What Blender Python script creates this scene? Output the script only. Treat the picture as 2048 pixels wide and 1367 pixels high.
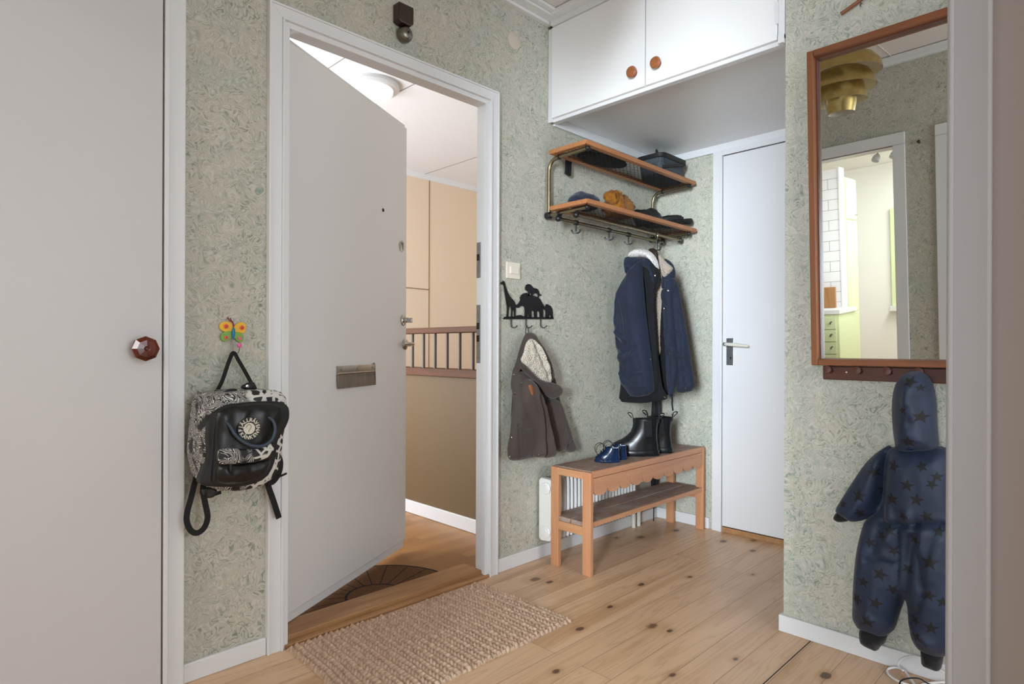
import bpy, math, random
import numpy as np
from mathutils import Vector, Matrix, noise
from mathutils.geometry import delaunay_2d_cdt
random.seed(7)
PI = math.pi
scene = bpy.context.scene
COL = scene.collection
for o in list(bpy.data.objects): bpy.data.objects.remove(o)

# ------------------------------------------------------------------ camera
F_PX, CX, CY, ROLL = 1230.0, 1024.0, 695.0, 0.0035
TH = math.atan2(1237, 1230)
DA = (math.sin(TH), math.cos(TH)); DB = (-math.cos(TH), math.sin(TH))
EYE = Vector((0, 0, 1.0))
cd = bpy.data.cameras.new('camera'); cam = bpy.data.objects.new('camera', cd); COL.objects.link(cam)
cd.sensor_width = 36; cd.lens = 36 * F_PX / 2048; cd.shift_y = (CY - 683.5) / 2048; cd.clip_start = 0.02
cam.matrix_world = Matrix.Translation(EYE) @ (Matrix.Rotation(-math.atan2(DA[1], DB[1]), 4, 'Z') @ Matrix.Rotation(PI / 2, 4, 'X') @ Matrix.Rotation(ROLL, 4, 'Z'))
scene.camera = cam

# ------------------------------------------------------------------ world, daylight, exposure
vs = scene.view_settings
vs.view_transform = 'Standard'; vs.look = 'None'; vs.gamma = 1; vs.use_curve_mapping = False
vs.exposure = 0.27
scene.cycles.max_bounces = 8; scene.cycles.diffuse_bounces = 6; scene.cycles.use_denoising = True
scene.cycles.sample_clamp_indirect = 6
W = bpy.data.worlds.new('sky'); scene.world = W; W.use_nodes = True
W.node_tree.nodes['Background'].inputs[0].default_value = (0.88, 0.94, 1.0, 1)
W.node_tree.nodes['Background'].inputs[1].default_value = 0.9

def area(name, loc, target, sx, sy, power, color=(1, 1, 1)):
    l = bpy.data.lights.new(name, 'AREA'); l.shape = 'RECTANGLE'; l.size = sx; l.size_y = sy; l.energy = power; l.color = color
    o = bpy.data.objects.new(name, l); COL.objects.link(o); o.location = loc
    o.rotation_euler = (Vector(target) - Vector(loc)).to_track_quat('-Z', 'Y').to_euler()
    o['kind'] = 'helper'
    return o
# daylight through the window of the room behind the camera, the passage on the right and the kitchen, plus added fill lights
area('room_window_and_fill', (-3.2, -1.15, 1.6), (3.2, 1.22, 1.42), 0.40, 1.3, 20, (0.82, 0.92, 1.0)).data.spread = math.radians(38)
area('room_window_and_fill', (-2.3, -0.38, 1.15), (2.2, 0.8, 1.0), 0.6, 1.3, 21, (0.80, 0.91, 1.0)).data.spread = math.radians(80)  # low fill added to brighten the mirror wall, not a second window
area('daylight_passage_window', (1.45, -2.1, 1.3), (1.7, 2.0, 1.0), 0.9, 1.9, 18, (0.93, 0.97, 1.0))
area('hall_fill_light', (.45, -2.15, 1.45), (.05, 2.0, 1.3), 1.0, 1.7, 25, (0.88, 0.93, 1.0))  # added fill for the closet and left wall, no known window here
area('daylight_kitchen_window', (-1.25, 1.0, 1.6), (-3.3, 2.2, 1.3), 1.3, 1.3, 13, (0.98, 1.0, 1.0)).data.spread = math.radians(95)
area('kitchen_fill_light', (-2.6, 1.18, 2.50), (-2.6, 1.19, 0), 1.8, .4, 36, (1.0, 1.0, 0.98))  # added overhead fill for the kitchen, kept out of the mirror view
area('stair_fill_light', (.45, 3.7, 1.25), (3.0, 3.9, 1.75), 1.2, 1.6, 66, (0.86, 0.93, 1.0))  # added fill brightening the stairwell, stands for no known window

# ------------------------------------------------------------------ measuring helpers
def ray(px, py):
    u = (px - CX) / F_PX; v = -(py - CY) / F_PX
    c, s = math.cos(ROLL), math.sin(ROLL); u, v = u * c - v * s, u * s + v * c
    return Vector((u * DA[0] + DA[1], u * DB[0] + DB[1], v))
def at(px, py, x=None, y=None, z=None):
    r = ray(px, py)
    t = x / r.x if x is not None else y / r.y if y is not None else (z - 1.0) / r.z
    return EYE + r * t

# ------------------------------------------------------------------ materials
def srgb(c):
    c = c.lstrip('#'); v = [int(c[i:i + 2], 16) / 255 for i in (0, 2, 4)]
    return tuple(x / 12.92 if x <= .04045 else ((x + .055) / 1.055) ** 2.4 for x in v) + (1,)
class NT:
    def __init__(s, name):
        s.m = bpy.data.materials.new(name); s.m.use_nodes = True; s.t = s.m.node_tree; s.b = s.t.nodes['Principled BSDF']
    def n(s, typ, **k):
        nd = s.t.nodes.new(typ)
        for a, v in k.items():
            if a.startswith('i_'):
                key = a[2:].replace('_', ' '); nd.inputs[int(key) if key.isdigit() else key].default_value = v
            else: setattr(nd, a, v)
        return nd
    def l(s, a, b): s.t.links.new(a, b)
    def math(s, op, a, b=None, c=None):
        nd = s.n('ShaderNodeMath', operation=op)
        for i, v in enumerate((a, b, c)):
            if v is None: continue
            if isinstance(v, (int, float)): nd.inputs[i].default_value = v
            else: s.l(v, nd.inputs[i])
        return nd.outputs[0]
    def ramp(s, fac, stops):
        nd = s.n('ShaderNodeValToRGB'); e = nd.color_ramp.elements
        while len(e) < len(stops): e.new(0.5)
        for el, (p, c) in zip(e, stops): el.position = p; el.color = srgb(c) if isinstance(c, str) else (c, c, c, 1)
        s.l(fac, nd.inputs[0]); return nd.outputs[0]
    def mix(s, fac, a, b, mode='MIX'):
        nd = s.n('ShaderNodeMix', data_type='RGBA', blend_type=mode)
        for i, v in ((0, fac), (6, a), (7, b)):
            if isinstance(v, (int, float)): nd.inputs[i].default_value = v
            elif isinstance(v, str): nd.inputs[i].default_value = srgb(v)
            else: s.l(v, nd.inputs[i])
        return nd.outputs[2]
    def coord(s, scale=(1, 1, 1), out='Object', rot=(0, 0, 0), loc=(0, 0, 0)):
        tc = s.n('ShaderNodeTexCoord'); mp = s.n('ShaderNodeMapping'); mp.inputs['Scale'].default_value = scale
        mp.inputs['Rotation'].default_value = rot; mp.inputs['Location'].default_value = loc
        s.l(tc.outputs[out], mp.inputs[0]); return mp.outputs[0]
    def noise(s, vec, scale, detail=3, rough=.5, dist=0, dim='3D'):
        nd = s.n('ShaderNodeTexNoise', noise_dimensions=dim)
        nd.inputs['Scale'].default_value = scale; nd.inputs['Detail'].default_value = detail
        nd.inputs['Roughness'].default_value = rough; nd.inputs['Distortion'].default_value = dist
        s.l(vec, nd.inputs['Vector']); return nd.outputs[0]
    def bump(s, h, strength=.3, dist=.002):
        nd = s.n('ShaderNodeBump'); nd.inputs['Strength'].default_value = strength; nd.inputs['Distance'].default_value = dist
        s.l(h, nd.inputs['Height']); s.l(nd.outputs[0], s.b.inputs['Normal'])
    def col(s, c):
        if isinstance(c, str): s.b.inputs['Base Color'].default_value = srgb(c)
        else: s.l(c, s.b.inputs['Base Color'])
    def set(s, **k):
        for a, v in k.items(): s.b.inputs[a.replace('_', ' ')].default_value = v
        return s.m
def paint(name, c, rough=.5, bump=.08, scale=60, var=.03, metal=0):
    t = NT(name); v = t.coord(); nz = t.noise(v, scale, 3)
    lo = t.noise(v, 2.2, 2)
    t.col(t.mix(t.math('MULTIPLY', lo, var * 2), c, '#808078'))
    if bump: t.bump(nz, bump, .001)
    return t.set(Roughness=rough, Metallic=metal)
def fabric(name, c, c2, scale=900, rough=.85, bump=.35, sheen=.2, mott=6):
    t = NT(name); v = t.coord(); nz = t.noise(v, scale, 2); lo = t.noise(v, mott, 4, .6)
    t.col(t.mix(t.ramp(lo, [(.3, 0.), (.75, 1.)]), c, c2)); t.bump(nz, bump, .0012)
    return t.set(Roughness=rough, Sheen_Weight=sheen)
def metal(name, c, rough=.3, bump=0):
    t = NT(name); v = t.coord(); nz = t.noise(v, 40, 4)
    t.col(t.mix(t.math('MULTIPLY', nz, .5), c, '#3a352c')); t.set(Metallic=1.0, Roughness=rough)
    if bump: t.bump(nz, bump, .002)
    return t.m
def wood(name, c1, c2, axis=0, rough=.45, scale=22, knots=True):
    t = NT(name); sc = [1, 1, 1]; sc = [9, 9, 9]; sc[axis] = .8
    v = t.coord(tuple(sc)); g = t.noise(v, scale / 6, 5, .6, .6)
    sc2 = [90, 90, 90]; sc2[axis] = 3; fine = t.noise(t.coord(tuple(sc2)), 1.5, 3)
    c = t.mix(t.ramp(g, [(.3, 0.), (.7, 1.)]), c1, c2)
    c = t.mix(t.math('MULTIPLY', fine, .25), c, c2)
    t.col(c); t.bump(fine, .1, .001)
    return t.set(Roughness=rough)

def m_wallpaper():
    t = NT('scroll_wallpaper'); v = t.coord()
    warp = t.n('ShaderNodeTexNoise'); warp.inputs['Scale'].default_value = 13; warp.inputs['Detail'].default_value = 1.5; t.l(v, warp.inputs['Vector'])
    sub = t.n('ShaderNodeVectorMath', operation='SUBTRACT'); t.l(warp.outputs['Color'], sub.inputs[0]); sub.inputs[1].default_value = (.5, .5, .5)
    scl = t.n('ShaderNodeVectorMath', operation='SCALE'); t.l(sub.outputs[0], scl.inputs[0]); scl.inputs[3].default_value = .10
    add = t.n('ShaderNodeVectorMath', operation='ADD'); t.l(v, add.inputs[0]); t.l(scl.outputs[0], add.inputs[1])
    a = t.noise(add.outputs[0], 26, 1.2, .5, 1.6)
    st = t.math('PINGPONG', t.math('MULTIPLY', a, 5.0), .5)            # scroll-like contour strokes
    strokes = t.ramp(st, [(.05, 1.), (.17, 0.)])
    st2 = t.math('PINGPONG', t.math('ADD', t.math('MULTIPLY', a, 5.0), .5), .5)
    light = t.ramp(st2, [(.03, 1.), (.16, 0.)])
    brk = t.ramp(t.noise(v, 48, 2), [(.36, 0.), (.56, 1.)])
    clus = t.ramp(t.noise(v, 5.5, 3, .6), [(.33, .30), (.64, 1.)])
    tint = t.ramp(t.noise(v, 7.5, 2, .5), [(.35, '#a0aca4'), (.65, '#aaaa9b')])
    base = t.mix(t.ramp(t.noise(v, 9, 3), [(.4, 0.), (.68, .5)]), '#bbb7a9', tint)
    c = t.mix(t.math('MULTIPLY', light, .55), base, '#cfcec6')
    c = t.mix(t.math('MULTIPLY', t.math('MULTIPLY', strokes, brk), clus), c, t.ramp(t.noise(v, 11, 2), [(.38, '#708c80'), (.62, '#828977')]))
    t.col(c); t.bump(a, .15, .001)
    return t.set(Roughness=.75)

def m_pine():
    t = NT('pine_planks'); v = t.coord()
    br = t.n('ShaderNodeTexBrick', offset=.37, offset_frequency=2, squash=1, squash_frequency=2)
    t.l(t.coord((1, 1, 1), loc=(.43, .028, 0)), br.inputs['Vector'])
    for k, x in (('Scale', 1.0), ('Brick Width', 3.1), ('Row Height', .113), ('Mortar Size', .0011), ('Mortar Smooth', .25), ('Bias', 0)): br.inputs[k].default_value = x
    br.inputs['Color1'].default_value = (0, 0, 0, 1); br.inputs['Color2'].default_value = (1, 1, 1, 1); br.inputs['Mortar'].default_value = (.5, .5, .5, 1)
    rnd = t.math('MULTIPLY', br.outputs['Color'], 1.0)
    off = t.n('ShaderNodeCombineXYZ'); t.l(t.math('MULTIPLY', rnd, 37.0), off.inputs[0]); t.l(t.math('MULTIPLY', rnd, 11.0), off.inputs[2])
    ad = t.n('ShaderNodeVectorMath', operation='ADD'); t.l(v, ad.inputs[0]); t.l(off.outputs[0], ad.inputs[1])
    mp = t.n('ShaderNodeMapping'); mp.inputs['Scale'].default_value = (.55, 7, 1); t.l(ad.outputs[0], mp.inputs[0])
    g = t.noise(mp.outputs[0], 2.1, 2, .5, .5)
    rings = t.math('PINGPONG', t.math('MULTIPLY', g, 9.0), .5)
    grain = t.ramp(rings, [(.0, 1.), (.16, .25), (.5, 0.)])
    heart = t.ramp(t.noise(mp.outputs[0], 1.2, 2), [(.52, 0.), (.66, 1.)])
    tone = t.mix(rnd, '#d3af8d', '#deba96')
    c = t.mix(t.math('MULTIPLY', heart, .62), tone, '#b88e66')
    c = t.mix(t.math('MULTIPLY', grain, .34), c, '#a67c54')
    def knots(scl, thr, seed, col, c):
        mp2 = t.n('ShaderNodeMapping'); mp2.inputs['Scale'].default_value = (.62, 1, 1); mp2.inputs['Location'].default_value = (seed, seed * 1.7, 0); t.l(v, mp2.inputs[0])
        vo = t.n('ShaderNodeTexVoronoi', voronoi_dimensions='2D'); vo.inputs['Scale'].default_value = scl; vo.inputs['Randomness'].default_value = 1
        t.l(mp2.outputs[0], vo.inputs['Vector'])
        sp = t.n('ShaderNodeSeparateColor'); t.l(vo.outputs['Color'], sp.inputs[0])
        rad = t.math('MULTIPLY', t.ramp(sp.outputs[0], [(.42, 0.), (1., 1.)]), thr)
        wob = t.math('ADD', vo.outputs['Distance'], t.math('MULTIPLY', t.math('SUBTRACT', t.noise(v, 60, 2), .5), .05))
        d = t.math('SUBTRACT', wob, rad)
        m1 = t.ramp(d, [(.0, 1.), (.035, 0.)]); halo = t.ramp(d, [(.0, .55), (.16, 0.)])
        m = t.math('MULTIPLY', m1, t.math('GREATER_THAN', rad, .02)); h = t.math('MULTIPLY', halo, t.math('GREATER_THAN', rad, .02))
        c = t.mix(h, c, '#a97d55'); return t.mix(t.math('MULTIPLY', m, .88), c, col)
    c = knots(3.9, .056, 0.3, '#6a4a33', c)
    c = knots(6.3, .075, 5.1, '#4c3626', c)
    c = t.mix(t.math('MULTIPLY', br.outputs['Fac'], .75), c, '#7a5c42')
    t.col(c); t.bump(t.math('ADD', t.math('MULTIPLY', br.outputs['Fac'], -1.0), t.math('MULTIPLY', grain, .05)), .25, .002)
    return t.set(Roughness=.34, Specular_IOR_Level=.45)
def m_parquet():
    t = NT('oak_parquet'); v = t.coord()
    br = t.n('ShaderNodeTexBrick', offset=.41, offset_frequency=2)
    t.l(v, br.inputs['Vector'])
    for k, x in (('Scale', 1.0), ('Brick Width', .42), ('Row Height', .062), ('Mortar Size', .0007), ('Mortar Smooth', .2), ('Bias', 0)): br.inputs[k].default_value = x
    br.inputs['Color1'].default_value = (0, 0, 0, 1); br.inputs['Color2'].default_value = (1, 1, 1, 1); br.inputs['Mortar'].default_value = (.2, .2, .2, 1)
    g = t.noise(t.coord((4, 60, 1)), 2, 4)
    c = t.mix(t.math('MULTIPLY', br.outputs['Color'], 1.), '#8f6237', '#ab7d4a')
    c = t.mix(t.math('MULTIPLY', t.ramp(g, [(.35, 0.), (.7, 1.)]), .4), c, '#8a5c30')
    c = t.mix(t.math('MULTIPLY', br.outputs['Fac'], .5), c, '#5f4022')
    t.col(c); return t.set(Roughness=.4)
def m_tiles():
    t = NT('white_wall_tiles'); v = t.coord(rot=(0, PI / 2, 0)); v2 = t.n('ShaderNodeTexCoord')
    sx = t.n('ShaderNodeSeparateXYZ'); t.l(v2.outputs['Object'], sx.inputs[0]); cb = t.n('ShaderNodeCombineXYZ')
    t.l(sx.outputs[1], cb.inputs[0]); t.l(sx.outputs[2], cb.inputs[1])
    br = t.n('ShaderNodeTexBrick', offset=.5); t.l(cb.outputs[0], br.inputs['Vector'])
    for k, x in (('Scale', 1.0), ('Brick Width', .3), ('Row Height', .1), ('Mortar Size', .0022)): br.inputs[k].default_value = x
    br.inputs['Color1'].default_value = srgb('#e9e9ec'); br.inputs['Color2'].default_value = srgb('#e4e4e8'); br.inputs['Mortar'].default_value = srgb('#8c8c90')
    t.l(br.outputs['Color'], t.b.inputs['Base Color']); return t.set(Roughness=.25)
def m_jute():
    t = NT('braided_jute'); v = t.coord(); a = t.noise(v, 70, 3); f = t.noise(v, 520, 2)
    g = t.n('ShaderNodeNewGeometry')
    c = t.mix(t.ramp(a, [(.3, 0.), (.7, 1.)]), '#b2937b', '#d2b79f')
    c = t.mix(t.math('MULTIPLY', t.ramp(f, [(.4, 0.), (.7, 1.)]), .4), c, '#8c6c55')
    t.col(c); t.bump(f, .6, .002); return t.set(Roughness=.95)
def m_coir():
    t = NT('coir_fan'); tc = t.n('ShaderNodeTexCoord'); sx = t.n('ShaderNodeSeparateXYZ'); t.l(tc.outputs['Object'], sx.inputs[0])
    x, y = sx.outputs[0], sx.outputs[1]
    r = t.math('SQRT', t.math('ADD', t.math('MULTIPLY', x, x), t.math('MULTIPLY', y, y)))
    an = t.math('DIVIDE', t.math('ARCTAN2', y, x), PI / 11)
    wob = t.math('MULTIPLY', t.math('SUBTRACT', t.noise(tc.outputs['Object'], 60, 2), .5), .1)
    ln = t.math('PINGPONG', t.math('ADD', an, wob), .5)
    ray_ = t.math('MULTIPLY', t.math('LESS_THAN', t.math('MULTIPLY', ln, r), .0085), t.math('GREATER_THAN', r, .115))
    ring = t.math('LESS_THAN', t.math('ABSOLUTE', t.math('SUBTRACT', r, .115)), .005)
    rim = t.math('GREATER_THAN', r, .333)
    low = t.math('LESS_THAN', y, .012)
    m = t.math('MAXIMUM', t.math('MAXIMUM', ray_, ring), t.math('MAXIMUM', rim, low))
    f = t.noise(tc.outputs['Object'], 420, 3, .7)
    br = t.mix(t.ramp(f, [(.35, 0.), (.65, 1.)]), '#4b2f1a', '#86592f')
    t.col(t.mix(m, br, '#1d1a17')); t.bump(t.math('SUBTRACT', f, t.math('MULTIPLY', m, .8)), .8, .006); return t.set(Roughness=.95)
def m_print():
    t = NT('leaf_print'); v = t.coord()
    a = t.noise(v, 16, 1, .5, 2.2); b = t.n('ShaderNodeTexVoronoi', feature='DISTANCE_TO_EDGE'); b.inputs['Scale'].default_value = 40; t.l(v, b.inputs['Vector'])
    st = t.ramp(t.math('PINGPONG', t.math('MULTIPLY', a, 17.), .5), [(.16, 1.), (.22, 0.)])
    ve = t.ramp(b.outputs['Distance'], [(.10, 1.), (.14, 0.)])
    sx_ = t.n('ShaderNodeSeparateXYZ'); t.l(v, sx_.inputs[0]); sel = t.ramp(t.math('ADD', t.math('MULTIPLY', sx_.outputs[0], 4.0), t.noise(v, 12, 1)), [(.56, 0.), (.62, 1.)])
    brk = t.ramp(t.noise(v, 22, 1), [(.34, 0.), (.42, 1.)])
    m = t.math('ADD', t.math('MULTIPLY', t.math('MULTIPLY', st, brk), t.math('SUBTRACT', 1., sel)), t.math('MULTIPLY', ve, sel))
    t.col(t.mix(m, '#17171a', '#cfccc6')); return t.set(Roughness=.6)
def m_sherpa(c1, c2):
    t = NT('sherpa_fleece'); v = t.coord(); vo = t.n('ShaderNodeTexVoronoi'); vo.inputs['Scale'].default_value = 170; t.l(v, vo.inputs['Vector'])
    t.col(t.mix(t.ramp(vo.outputs['Distance'], [(.2, 0.), (.75, 1.)]), c1, c2)); t.bump(t.math('SUBTRACT', 1., vo.outputs['Distance']), 1., .006)
    return t.set(Roughness=.95, Sheen_Weight=.3)
def m_radial_steel():
    t = NT('worn_steel'); v = t.coord((3, 3, 40)); f = t.noise(t.coord((30, 30, 12)), 1, 4); g = t.noise(t.coord(), 9, 3)
    t.col(t.mix(t.ramp(f, [(.35, 0.), (.7, 1.)]), '#8f8883', '#7b746e')); t.bump(g, .5, .006); return t.set(Metallic=.9, Roughness=.42)
def glow(name, c, s):
    t = NT(name); t.col(c); t.b.inputs['Emission Color'].default_value = srgb(c); return t.set(Emission_Strength=s, Roughness=.4)

M = {}
M['paper'] = m_wallpaper(); M['pine'] = m_pine(); M['parquet'] = m_parquet(); M['tiles'] = m_tiles(); M['jute'] = m_jute(); M['coir'] = m_coir()
M['print'] = m_print(); M['sherpa'] = m_sherpa('#dfd8ca', '#b5ab99'); M['pile'] = m_sherpa('#bfb0a0', '#a89a8a'); M['pile_white'] = m_sherpa('#efece8', '#dcd8d4')
M['door_paint'] = paint('warm_white_door_paint', '#dbdada', .42, .06, 30)
M['trim_paint'] = paint('white_trim_paint', '#e0e1e3', .38, .06, 40)
M['closet_paint'] = paint('greige_door_paint', '#d0cecf', .45, .07, 26)
M['baluster'] = paint('bronze_baluster_paint', '#6e6156', .4, 0); M['cab_paint'] = paint('bright_white_cupboard_paint', '#ededee', .4, .04, 30); M['near_paint'] = paint('dimmed_beige_wall_paint', '#8f817a', .6, .05, 30); M['near_trim'] = paint('dimmed_white_casing_paint', '#999493', .5, .05, 30)  # near wall and casing colours darkened to stand in for shade
M['cool_paint'] = paint('cool_white_door_paint', '#dcdcdf', .4, .05, 30)
M['ceil'] = paint('ceiling_white', '#dcd7d4', .8, .05, 50)
M['soffit'] = paint('satin_soffit_paint', '#f0f1f3', .3, .03, 20)
M['stair_ceil'] = paint('stair_ceiling_white', '#f1f3f6', .8, .03, 50)
M['peach'] = paint('peach_panel', '#f2dcc2', .6, .03, 30)
M['tan'] = paint('ochre_plaster', '#675031', .6, .08, 40)
M['wall_white'] = paint('kitchen_white', '#eeedea', .7, .03, 30)
M['green'] = paint('pale_green_lacquer', '#dbe6b9', .4, .02, 30)
M['shadow'] = paint('dark_gap', '#1c1814', .9, 0)
M['pine_c'] = wood('orange_pine', '#c8956f', '#b97f59', 2); M['pine_x'] = wood('orange_pine_lengthwise', '#c99672', '#b98160', 0); M['pine_y'] = wood('orange_pine_crosswise', '#cc9b72', '#b88058', 1)
def m_dusty():
    t = NT('dusty_worn_pine'); g = t.noise(t.coord((1.2, 12, 12)), 4, 5, .6, .5); d = t.noise(t.coord((1, 1.6, 1)), 11, 5, .65); f = t.noise(t.coord(), 90, 2)
    c = t.mix(t.ramp(g, [(.3, 0.), (.7, 1.)]), '#86685a', '#a2836f')
    c = t.mix(t.ramp(d, [(.42, 0.), (.7, .75)]), c, '#aca29b'); c = t.mix(t.ramp(f, [(.62, 0.), (.75, .5)]), c, '#c3b9b0')
    t.col(c); t.bump(f, .15, .001); return t.set(Roughness=.7)
M['dusty'] = m_dusty()
M['rack_wood'] = wood('rack_beech', '#b87f53', '#a0663d', 0); M['teak'] = wood('teak', '#8d5530', '#744322', 2, .5); M['teak_h'] = wood('teak_lengthwise', '#87502b', '#6e3d1d', 1, .5)
M['dark_wood'] = wood('dark_stained_wood', '#5f2e18', '#45200f', 1, .5); M['rail_wood'] = wood('handrail_wood', '#643a1a', '#4e2a10', 1, .65)
M['sill_wood'] = wood('oak_sill', '#b58a60', '#966a42', 0, .5); M['knob_wood'] = wood('turned_knob_wood', '#a4653c', '#8b5230', 0, .35)
M['board_wood'] = wood('board_beech', '#b08257', '#966a42', 2)
M['brass'] = metal('aged_brass', '#a3967a', .36); M['lamp_brass'] = metal('brushed_brass', '#cfb372', .36); M['steel'] = metal('polished_steel', '#d2cec8', .16); M['dull_steel'] = metal('dull_steel', '#b7b9bb', .4)
M['flap'] = m_radial_steel(); M['bell_metal'] = metal('grey_bell_metal', '#8d8b80', .3)
M['black'] = fabric('black_plastic', '#141416', '#1d1d1f', 80, .4, .05, 0); M['black_iron'] = fabric('black_iron', '#121214', '#1b1b1e', 120, .5, .1, 0)
M['bakelite'] = fabric('brown_bakelite', '#2a1f1a', '#35281f', 60, .3, .03, 0)
M['black_nylon'] = fabric('black_nylon', '#0b0b0c', '#131315', 700, .6, .2, .02); M['webbing'] = fabric('black_webbing', '#080809', '#101012', 600, .8, .4, .02)
M['satin_black'] = fabric('shiny_black_nylon', '#070708', '#0e0d0f', 500, .36, .15, .02, 14)
M['rubber'] = fabric('black_rubber', '#0e1114', '#15191d', 140, .3, .08, 0, 12)
M['navy_leather'] = fabric('navy_leather', '#10203c', '#1a2f52', 160, .22, .06, 0)
M['navy'] = fabric('navy_cotton', '#0c1528', '#122039', 900, .85, .3, .08); M['navy_dark'] = fabric('navy_cotton_shaded', '#06080d', '#0a0d15', 900, .95, .3, .02)  # navy_dark: darker copy of the navy, shade put into the parka's recessed panels
M['suit'] = fabric('blue_shell_fabric', '#142138', '#1b2b46', 700, .6, .2, .08, 9); M['star'] = fabric('star_print', '#08090e', '#0d0e13', 700, .7, .2, .03)
M['rib_black'] = fabric('black_rib_knit', '#0b0b0d', '#151517', 260, .95, .8, .2)
M['brown'] = fabric('brown_canvas', '#3a2f2b', '#463a35', 800, .85, .3, .2); M['brown_dark'] = fabric('brown_canvas_brim', '#352a26', '#40342f', 800, .85, .3, .2)
M['tan_leather'] = fabric('tan_leather', '#9a6238', '#7f4d29', 200, .5, .1, 0)
M['orange_knit'] = fabric('mustard_knit', '#9a5f06', '#5f3604', 150, .95, 1., .1, 60); M['navy_knit'] = fabric('navy_knit', '#10182b', '#17223a', 300, .95, .6, .2)
t_ = NT('charcoal_mesh'); v_ = t_.coord(); vo_ = t_.n('ShaderNodeTexVoronoi'); vo_.inputs['Scale'].default_value = 150; vo_.inputs['Randomness'].default_value = .15; t_.l(v_, vo_.inputs['Vector'])
t_.col(t_.mix(t_.ramp(vo_.outputs['Distance'], [(.28, 0.), (.42, 1.)]), '#0e1113', '#3d464d')); t_.bump(vo_.outputs['Distance'], .6, .003); M['grey_mesh'] = t_.set(Roughness=.65)
M['cream_plastic'] = paint('cream_plastic', '#e6dfd0', .35, 0); M['beige_cover'] = paint('beige_cover_paint', '#c9c0b1', .6, .03)
M['rad'] = paint('radiator_enamel', '#e9e8e6', .3, .02); M['old_white'] = paint('aged_white_plastic', '#d4cfc4', .4, .02)
M['cable_white'] = paint('white_cable', '#e8e8e8', .4, 0)
M['amber'] = fabric('amber_bakelite', '#6e2610', '#3a150b', 60, .12, .02, 0, 40)
def flat(n, c, r=.4): M[n] = paint(n, c, r, 0, var=.01)
for n, c in (('butterfly_yellow', '#e8b416'), ('butterfly_orange', '#e2762a'), ('butterfly_red', '#c9342f'), ('butterfly_green', '#7aa63c'), ('butterfly_blue', '#1f74ab'), ('butterfly_coral', '#ee6b5e'), ('butterfly_pink', '#e667a0'), ('antenna_red', '#8e1420'), ('logo_cream', '#d9d2c2'), ('handle_ivory', '#d8d5cb'), ('leather_tab', '#a8856a'), ('shoe_white', '#cfd3d8')): flat(n, c)
M['handle_blue'] = fabric('grey_blue_leather', '#2f3b49', '#3b4858', 200, .45, .1, 0)
M['shade_inside'] = paint('shade_inside_paint', '#d8d2c6', .5, 0)
M['lamp_glass'] = glow('lamp_glass', '#f4f1ee', .75)
t_ = NT('mirror_glass'); t_.col('#e6eae8'); M['mirror'] = t_.set(Metallic=1., Roughness=.01)

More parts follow.
